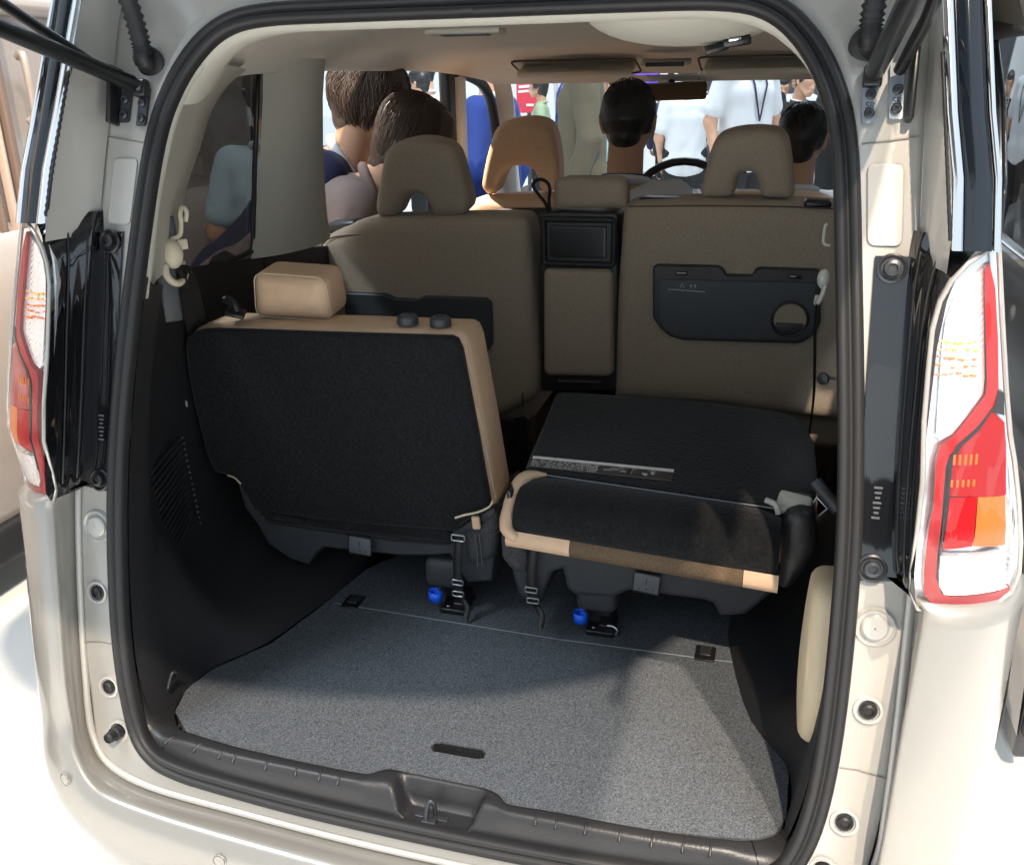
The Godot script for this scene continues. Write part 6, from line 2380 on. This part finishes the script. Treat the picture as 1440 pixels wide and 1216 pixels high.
func people() -> void:
	people_parts()
	var arms_fwd := [V(-.03, -.20, -.20), V(.02, -.22, -.44), V(.03, -.20, -.20), V(-.02, -.22, -.44)]
	person("brown-haired man in a navy suit leaning in at the side door", {"head": Vector3(-0.811, 1.445, -1.694), "yaw": -72.0, "lean": 46.0, "nod": -24.0, "top": M.suit_navy, "jacket": true, "bottom": M.suit_navy, "collar": M.cloth_white, "hair": M.hair_brown, "hair_kind": "tousled", "strands": 3000, "hair_len": .075, "lift": .34, "seed": 5, "arms": arms_fwd})
	person("long-haired visitor in a mauve-grey jacket bent in behind the brown headrest", {"head": Vector3(-0.645, 1.338, -1.61), "yaw": -66.0, "lean": 56.0, "nod": -16.0, "top": M.suit_mauve, "jacket": true, "bottom": M.cloth_black, "hair": M.hair_brown, "hair_kind": "full", "strands": 3000, "hair_len": .16, "lift": .10, "seed": 6, "arms": arms_fwd})
	person("visitor with black hair and a white shirt beyond the side door, face half hidden", {"head": Vector3(-3.037, 1.571, -8.015), "yaw": 60.0, "top": M.cloth_white, "sleeve": "short"})
	person("visitor in white with a checked bag strap, seen past the leaning man", {"head": Vector3(-2.699, 1.479, -6.961), "yaw": 75.0, "top": M.cloth_plaid, "sleeve": "short"})
	person("man in a bright blue suit standing at the front door window", {"head": Vector3(-0.974, 1.581, -3.375), "yaw": 82.0, "scale": .97, "top": M.suit_blue, "jacket": true, "bottom": M.suit_blue, "collar": M.cloth_white})
	person("man in an olive suit walking past the windscreen with a blue lanyard", {"head": Vector3(-0.719, 1.678, -4.269), "yaw": 104.0, "top": M.suit_olive, "jacket": true, "bottom": M.suit_olive, "collar": M.cloth_white, "lanyard": M.lanyard_blue, "scale": 1.06})
	person("visitor in a teal shirt facing the car beyond the olive suit", {"head": Vector3(-1.375, 1.446, -8.449), "yaw": 200.0, "top": M.cloth_teal, "sleeve": "short"})
	person("man with cropped black hair and a purple lanyard seated before the middle bench", {"head": Vector3(-0.045, 1.38, -1.868), "yaw": 0.0, "sit": true, "nod": 4.0, "top": M.cloth_white, "sleeve": "short", "lanyard": M.lanyard_purple, "scale": .92, "strands": 700, "hair_len": .03, "lift": .03, "wide": .92})
	person("white-shirted driver with black hair seen behind the arched headrest", {"head": Vector3(0.472, 1.289, -2.562), "yaw": 8.0, "turn": -14.0, "sit": true, "top": M.cloth_white, "sleeve": "long", "scale": .95, "strands": 700, "hair_len": .035, "lift": .04})
	person("man in white holding a phone up, back to the car, wristwatch on the raised arm", {"head": Vector3(-0.386, 1.521, -6.981), "yaw": 8.0, "top": M.cloth_white, "sleeve": "short", "holds_phone": true, "arms": [V(-.06, -.28, .02), V(-.03, -.5, -.1), V(.10, -.25, -.06), V(.13, .02, -.16)]})
	person("man in a white polo with a dark lanyard standing before the windscreen", {"head": Vector3(0.15, 1.576, -5.931), "yaw": 222.0, "top": M.cloth_white, "sleeve": "short", "lanyard": M.suit_navy, "scale": 1.07})
	person("photographer in black bending over a camera, at the windscreen's far end", {"head": Vector3(0.339, 1.398, -8.37), "yaw": 190.0, "nod": 14.0, "top": M.cloth_black, "sleeve": "long", "arms": [V(-.05, -.24, -.12), V(.10, -.12, -.32), V(.05, -.24, -.12), V(-.10, -.12, -.32)], "lanyard": M.cloth_white})
	person("visitor in a pale blue shirt bending beyond the inner mirror", {"head": Vector3(-0.818, 1.281, -9.102), "yaw": 70.0, "lean": 30.0, "top": M.cloth_blue, "sleeve": "short"})
	person("woman in a pale green dress beside the red sign", {"head": Vector3(-2.094, 1.426, -8.789), "yaw": 100.0, "top": M.cloth_green, "sleeve": "short", "hair_kind": "full"})
	person("man in a pale blue short-sleeved shirt behind the dark quarter window", {"head": Vector3(-1.386, 1.458, -2.09), "yaw": 10.0, "top": M.cloth_blue, "sleeve": "short"})
	person("man in black behind the dark quarter window, arms raised to his face", {"head": Vector3(-2.193, 1.476, -3.09), "yaw": 200.0, "top": M.cloth_black, "sleeve": "long", "arms": [V(-.08, -.22, -.14), V(.06, .02, -.26), V(.08, -.22, -.14), V(-.06, .02, -.26)]})
	# more of the crowd beyond the windscreen: copies with places of their own
	var src := get_children().filter(func(c): return c.has_meta("category") and c.get_meta("category") == "person")
	var spots := [
		[11, V(-1.30, 0, -8.6), 30.0, .90, "black-clad visitor deep in the crowd near the red sign"],
		[2, V(.50, 0, -9.4), 150.0, .89, "white-shirted visitor far behind the inner mirror, facing the car"],
		[6, V(1.05, 0, -9.0), 190.0, .88, "teal-shirted visitor far behind the raised phone"],
		[11, V(.18, 0, -7.6), 200.0, .93, "black-clad visitor just above the seated man's head"],
		[12, V(1.75, 0, -8.4), 140.0, .9, "pale blue visitor behind the photographer"],
		[5, V(1.30, 0, -7.4), 200.0, .9, "olive-suited visitor between the polo and the photographer"],
		[15, V(1.95, 0, -6.6), -20.0, .88, "black-clad visitor at the far end of the windscreen"],
		[7, V(-.50, 0, -9.4), 100.0, .9, "white-shirted visitor behind the olive suit"],
		[5, V(1.60, 0, -9.8), 160.0, .88, "olive-suited visitor far behind the photographer"],
		[11, V(.86, 0, -8.0), 170.0, .91, "black-clad visitor between two white shirts"],
		[11, V(.50, 0, -7.2), 220.0, .88, "black-clad visitor beside the raised arm"],
		[13, V(2.15, 0, -8.8), 200.0, .92, "green-clad visitor at the windscreen's far edge"],
		[0, V(-.85, 0, -10.0), 20.0, .9, "navy-suited visitor stooping beyond the olive suit"],
		[15, V(1.62, 0, -7.0), 185.0, .86, "black-clad visitor with hands at the face, beside the driver's head"],
		[11, V(-.05, 0, -9.0), 160.0, .92, "black-clad visitor half hidden by the seated man's hair"],
		[6, V(1.42, 0, -10.4), 170.0, .92, "teal-shirted visitor behind the white polo"],
		[13, V(-1.02, 0, -7.9), 120.0, .86, "green-clad visitor close to the front headrest"],
		[11, V(2.45, 0, -10.2), 200.0, .92, "black-clad visitor far off at the windscreen's edge"],
		[7, V(1.08, 0, -11.0), 185.0, .94, "white-shirted visitor farthest off, between the two white shirts"],
		[12, V(-1.75, 0, -9.8), 200.0, .9, "pale blue visitor beyond the red sign"]]
	for q in spots:
		var c: Node3D = src[q[0]].duplicate()
		c.name = numbered("person", self)
		add_child(c)
		c.position = q[1]
		c.basis = Basis(Vector3.UP, deg_to_rad(q[2])).scaled(Vector3.ONE * q[3])
		tag(c, q[4], "person", "visitors in the crowd beyond the windscreen")


func people_materials() -> void:
	var sk := mat("skin", Color(0.50, 0.29, 0.19), 0.55, 0.0, 0.4)
	sk.subsurf_scatter_enabled = true
	sk.subsurf_scatter_strength = 0.08
	mat("eye_white", Color(0.6, 0.58, 0.55), 0.2)
	mat("hair_black", Color(0.010, 0.009, 0.009), 0.45, 0.0, 0.5)
	mat("hair_brown", Color(0.075, 0.05, 0.038), 0.42, 0.0, 0.5)
	for q in [["suit_navy", Color(.030, .030, .070)], ["suit_mauve", Color(.20, .155, .145)], ["suit_blue", Color(.025, .05, .22)], ["suit_olive", Color(.105, .098, .070)], ["cloth_white", Color(.56, .58, .60)], ["cloth_black", Color(.012, .012, .013)], ["cloth_blue", Color(.42, .58, .68)], ["cloth_teal", Color(.30, .48, .48)], ["cloth_green", Color(.30, .38, .25)], ["lanyard_blue", Color(.04, .10, .45)], ["lanyard_purple", Color(.03, .02, .08)], ["cloth_plaid", Color(.72, .70, .72)]]:
		var m := mat(q[0], q[1], .85, 0.0, .25)
		m.rim_enabled = true
		m.rim = .2


# ---------------------------------------------------------------- surroundings
func surroundings() -> void:
	var g := Geo.new()
	g.quad(V(-40, 0, -40), V(40, 0, -40), V(40, 0, 40), V(-40, 0, 40))
	var fl := obj("floor", g, M.white_floor)
	tag(fl, "glossy white show floor under and around the cars", "floor", "", "structure")

	# the champagne car on the left: side, sill, door with its handle
	var car := node("parked_car", self, V(-1.78, 0, -1.0))
	tag(car, "champagne-coloured car beside the tail lamp's outer edge, dark sill under it", "car")
	g = Geo.new()
	var rows := []
	for z in [2.3, 1.6, .8, .35, .27, .2, -.5, -1.8, -2.6]:
		var w: float = .0 if absf(z) < 2 else -.08
		var dip: float = -.012 if absf(z - .27) < .05 else 0.0
		rows.append([V(w - .02 + dip, .26, z), V(w + .03 + dip, .40, z), V(w + .06 + dip, .62, z), V(w + .04 + dip, .86, z), V(w + dip, 1.04, z), V(w - .05, 1.10, z)])
	g.grid(rows)
	g.box(xf(V(-.9, .70, -.1)), V(1.7, .85, 4.6), .1)
	obj("body_shell", g, M.champagne_paint, car)
	g = Geo.new()
	g.box(xf(V(-.06, .20, -.1)), V(.14, .13, 4.5), .03)
	obj("sill_cladding", g, M.black_trim, car)
	for q in [[Vector3(-1.84, 1.154, -1.259), .014, M.band_brown], [Vector3(-1.84, 1.147, -1.309), .014, M.skin_beige], [Vector3(-1.84, 1.141, -1.354), .024, M.band_brown]]:
		g = Geo.new()
		g.box(xf(V(-.075, 1.28, q[0].z + 1.0)), V(.03, 1.2, q[1]), .006)
		obj("door_gap", g, q[2], car)
	g = Geo.new()
	g.box(xf(V(-.13, 1.45, .3)), V(.03, 1.1, 4.2), .02)
	obj("door_inner", g, M.champagne_paint, car)
	g = Geo.new()
	var hp := Vector3(-1.8, 1.504, -1.41)
	hp += V(1.78, 0, 1.0)
	g.tube(crv([hp + V(-.02, .09, 0), hp + V(.012, .085, .01), hp + V(.012, -.085, .01), hp + V(-.02, -.09, 0)], 5), .012, 8)
	obj("pull_handle", g, M.champagne_paint, car)
	g = Geo.new()
	g.box(xf(V(-.8, 1.74, -.1)), V(1.5, .06, 2.8), .03)
	obj("roof", g, M.champagne_paint, car)
	for z in [1.5, -1.5]:
		g = Geo.new()
		g.lathe([Vector2(.19, -.09), Vector2(.30, -.1), Vector2(.315, 0), Vector2(.30, .1), Vector2(.19, .09), Vector2(.001, .06)], Transform3D(Basis(Vector3.UP, PI / 2), V(-.06, .315, z)), 28)
		obj("wheel", g, M.tyre, car)

	# the dark car close on the right: door glass, belt line, cladding, seat behind the glass
	car = node("parked_car", self, V(1.03, 0, -1.4))
	tag(car, "dark blue car close beside the lit tail lamp, beige trim behind its window", "car")
	g = Geo.new()
	rows = []
	for z in [.52, .40, -.3, -1.0, -1.8, -2.6]:
		rows.append([V(.0, .11, z), V(-.01, .30, z), V(.0, .62, z), V(.01, .95, z), V(.04, 1.02, z)])
	g.grid(rows)
	g.box(xf(V(.85, .60, -1.1)), V(1.6, .9, 3.2), .06)
	obj("body_shell", g, M.navy_paint, car)
	g = Geo.new()
	g.box(xf(V(.02, .30, .20)), V(.05, .40, .10), .01)
	g.box(xf(V(.03, .16, -.4)), V(.05, .10, 1.9), .02)
	obj("sill_cladding", g, M.black_trim, car)
	g = Geo.new()
	g.box(xf(V(.015, .30, .46)), V(.03, .50, .12), .01)
	obj("door_edge", g, M.dark_steel, car)
	g = Geo.new()
	g.box(xf(V(.06, 1.33, -.9)), V(.006, .62, 2.7), .002)
	obj("door_window", g, M.tinted_glass, car)
	g = Geo.new()
	g.box(xf(V(.055, 1.02, -.9)), V(.03, .018, 2.8), .006)
	g.box(xf(V(.055, 1.645, -.9)), V(.03, .03, 2.8), .008)
	obj("window_moulding", g, M.chrome, car)
	g = Geo.new()
	g.box(Transform3D(Basis.from_euler(V(.16, 0, 0)), V(.16, 1.36, -.55)), V(.05, .62, .14), .02)
	obj("pillar_trim", g, M.tan_trim, car)
	g = Geo.new()
	g.box(Transform3D(Basis.from_euler(V(.16, 0, 0)), V(.30, 1.30, -.42)), V(.20, .5, .16), .05)
	obj("seat_back", g, M.suit_mauve, car)
	g = Geo.new()
	g.box(xf(V(.8, 1.70, -1.1)), V(1.4, .08, 3.0), .03)
	obj("roof", g, M.navy_paint, car)

	# booth walls, sign and screens far off, plus one wall added for reflections
	for q in [[V(-8.0, 1.9, -5.0), V(.15, 3.8, 14.0), "white booth wall beyond the side doors"], [V(-3.6, 1.9, -15.0), V(5.4, 3.8, .15), "white booth wall straight ahead, behind the red sign"]]:
		g = Geo.new()
		g.box(xf(q[0]), q[1], .02)
		tag(obj("booth_wall", g, M.white_board), q[2], "wall")
	g = Geo.new()  # wall out of view, added as fill and to be mirrored in gloss
	g.box(xf(V(1.5, .65, 9.0)), V(8.0, 1.3, .15), .02)
	g.box(xf(V(1.5, 3.15, 9.0)), V(8.0, 1.7, .15), .02)
	var bw := obj("booth_wall", g, M.white_board)
	tag(bw, "unseen wall added behind the open tailgate for reflections, pale with a dark band", "wall")
	g = Geo.new()  # dark stretch added so the gloss black mirrors some contrast
	g.box(xf(V(1.5, 1.8, 9.03)), V(8.0, 1.0, .12), .02)
	obj("reflection_band", g, M.dark_board, bw)
	g = Geo.new()
	g.box(xf(V(2.2, 1.9, -15.2)), V(6.2, 3.8, .15), .02)
	tag(obj("booth_wall", g, M.dark_board), "dark booth wall ahead, behind the crowd", "wall")
	var sg := node("booth_sign", self, Vector3(-3.002, 1.329, -11.834))
	tag(sg, "red booth sign with pale stripes beyond the windscreen's corner", "sign")
	g = Geo.new()
	g.box(xf(V(0, -.05, 0), 0, 12), V(.34, .42, .06), .01)
	obj("panel", g, M.red_sign, sg)
	g = Geo.new()
	g.box(xf(V(.0, .08, .035), 0, 12, 4), V(.26, .035, .02), .004)
	g.box(xf(V(-.02, .02, .035), 0, 12, 4), V(.24, .03, .02), .004)
	g.box(xf(V(.02, -.16, .035), 0, 12), V(.10, .03, .02), .004)
	obj("stripe", g, M.white_board, sg)
	g = Geo.new()
	g.tube([V(0, -.26, 0), V(0, -1.4, 0)], .03, 8)
	obj("post", g, M.dark_steel, sg)
	for q in [[Vector3(-1.6, 1.502, -12.869), .42, "purple display screen over the seated man"], [Vector3(-2.053, 1.547, -13.313), .30, "small purple display screen beside the olive suit"]]:
		var sc := node("display_screen", self, q[0])
		tag(sc, q[2], "screen")
		g = Geo.new()
		g.box(Transform3D(), V(q[1] + .04, .26, .05), .01)
		obj("casing", g, M.black_smooth, sc)
		g = Geo.new()
		g.box(xf(V(0, 0, .027)), V(q[1], .22, .004), .001)
		obj("screen", g, M.screen_glow, sc)
		g = Geo.new()
		for k in 4:
			g.ball(V(-q[1] * .3 + k * q[1] * .2, -.04 + .02 * (k % 2), .03), V(.022, .022, .004), 6)
		obj("bright_mark", g, M.white_board, sc)
		g = Geo.new()
		g.tube([V(0, -.13, 0), V(0, -1.5, 0)], .03, 8)
		obj("stand", g, M.dark_steel, sc)


func lamps() -> void:
	for q in LAMPS:
		var at: Vector3 = q[0]
		var to: Vector3 = q[1]
		var lamp := node("hall_lamp", self, at)
		tag(lamp, q[6], "lamp")
		lamp.transform = facing(at, at - to)
		var g := Geo.new()
		g.lathe([Vector2(.001, .22), Vector2(.10, .20), Vector2(.16, .10), Vector2(.18, 0), Vector2(.17, 0), Vector2(.15, .05), Vector2(.001, .06)], Transform3D(), 24)
		obj("housing", g, M.black_trim, lamp)
		g = Geo.new()
		g.lathe([Vector2(.001, .022), Vector2(.15, .022), Vector2(.15, .016), Vector2(.001, .016)], Transform3D(), 24)
		obj("glowing_lens", g, M.lamp_glow, lamp)
		g = Geo.new()
		g.tube([V(0, .0, .2), V(0, .6, .3)], .02, 8)
		obj("hanger", g, M.dark_steel, lamp)
		var sp := SpotLight3D.new()
		sp.name = numbered("spot", lamp)
		lamp.add_child(sp, true)
		sp.position = V(0, 0, -.02)
		sp.spot_angle = q[3]
		sp.spot_angle_attenuation = .6
		sp.spot_range = 30
		sp.spot_attenuation = 2
		sp.light_energy = q[2]
		sp.light_color = q[4]
		sp.light_size = q[5]
		sp.shadow_enabled = true


func added_panels() -> void:  # unseen overhead panels, added for soft light and highlights on gloss surfaces
	for q in ADDED_PANELS:
		var p := node("added_light_panel", self, q[0])
		tag(p, q[2], "added light panel")
		var g := Geo.new()
		g.box(xf(V(0, .06, 0)), V(1.3, .10, 3.3), .02)
		obj("housing", g, M.black_trim, p)
		g = Geo.new()
		g.box(xf(V(0, 0, 0)), V(1.2, .02, 3.2), .004)
		obj("glowing_panel", g, M.added_panel_glow, p)
		var al := AreaLight3D.new()
		al.name = numbered("area_light", p)
		p.add_child(al, true)
		al.transform = Transform3D(Basis(Vector3.RIGHT, -PI / 2), V(0, -.03, 0))
		al.area_size = Vector2(1.2, 3.2)
		al.light_energy = q[1]
		al.light_color = COOL
		al.shadow_enabled = true


const WARM := Color(1.0, .92, .83)
const COOL := Color(.93, .97, 1.0)
const LAMPS := [
	[Vector3(1.7, 6.2, 4.0), Vector3(0, .6, 0), 46.0, 30.0, WARM, .05, "hall lamp high behind the car, nearer its right side"],
	[Vector3(1.95, 6.2, 2.0), Vector3(.4, .6, -.1), 27.0, 30.0, WARM, .06, "hall lamp high over the right rear corner of the car"],
	[Vector3(-4.0, 5.2, -2.9), Vector3(-.45, 1.34, -2.05), 130.0, 7.0, WARM, .08, "hall lamp high beside the side doors"],
	[Vector3(.5, 6.5, -5.0), Vector3(.3, .9, -8.0), 22.0, 50.0, COOL, .25, "hall lamp over the crowd ahead"]]
const ADDED_PANELS := [
	[Vector3(-3.6, 7.5, 2.4), 26.0, "long unseen light panel added over the floor on the left"],
	[Vector3(3.4, 7.5, 1.8), 20.0, "long unseen light panel added over the floor on the right"],
	[Vector3(-.4, 7.5, -6.5), 30.0, "long unseen light panel added over the crowd"]]


func _ready() -> void:
	var cam := Camera3D.new()
	cam.name = "camera"
	add_child(cam)
	cam.transform = Transform3D(Basis(Vector3(0.96183, -0.01615, -0.27319), Vector3(-0.08362, 0.93317, -0.34958), Vector3(0.26057, 0.35908, 0.89619)), Vector3(0.41872, 1.50955, 1.04705))
	cam.fov = 50.363
	cam.near = 0.02
	cam.far = 200.0
	cam.current = true
	var we := WorldEnvironment.new()
	we.name = "environment"
	var e := Environment.new()
	e.background_mode = Environment.BG_COLOR
	e.background_color = Color(.55, .65, .75).linear_to_srgb()
	e.tonemap_mode = Environment.TONE_MAPPER_LINEAR
	e.tonemap_exposure = 1.6
	e.sdfgi_enabled = true
	e.ssao_enabled = true
	e.ssil_enabled = true
	we.environment = e
	add_child(we)
	materials()
	people_materials()
	lamps()
	added_panels()
	surroundings()
	var van := node("minivan")
	tag(van, "champagne-silver minivan seen from behind with its tailgate open, seats and cargo floor in view", "minivan")
	body(van)
	interior(van)
	third_row(van)
	second_row(van)
	front_row(van)
	people()
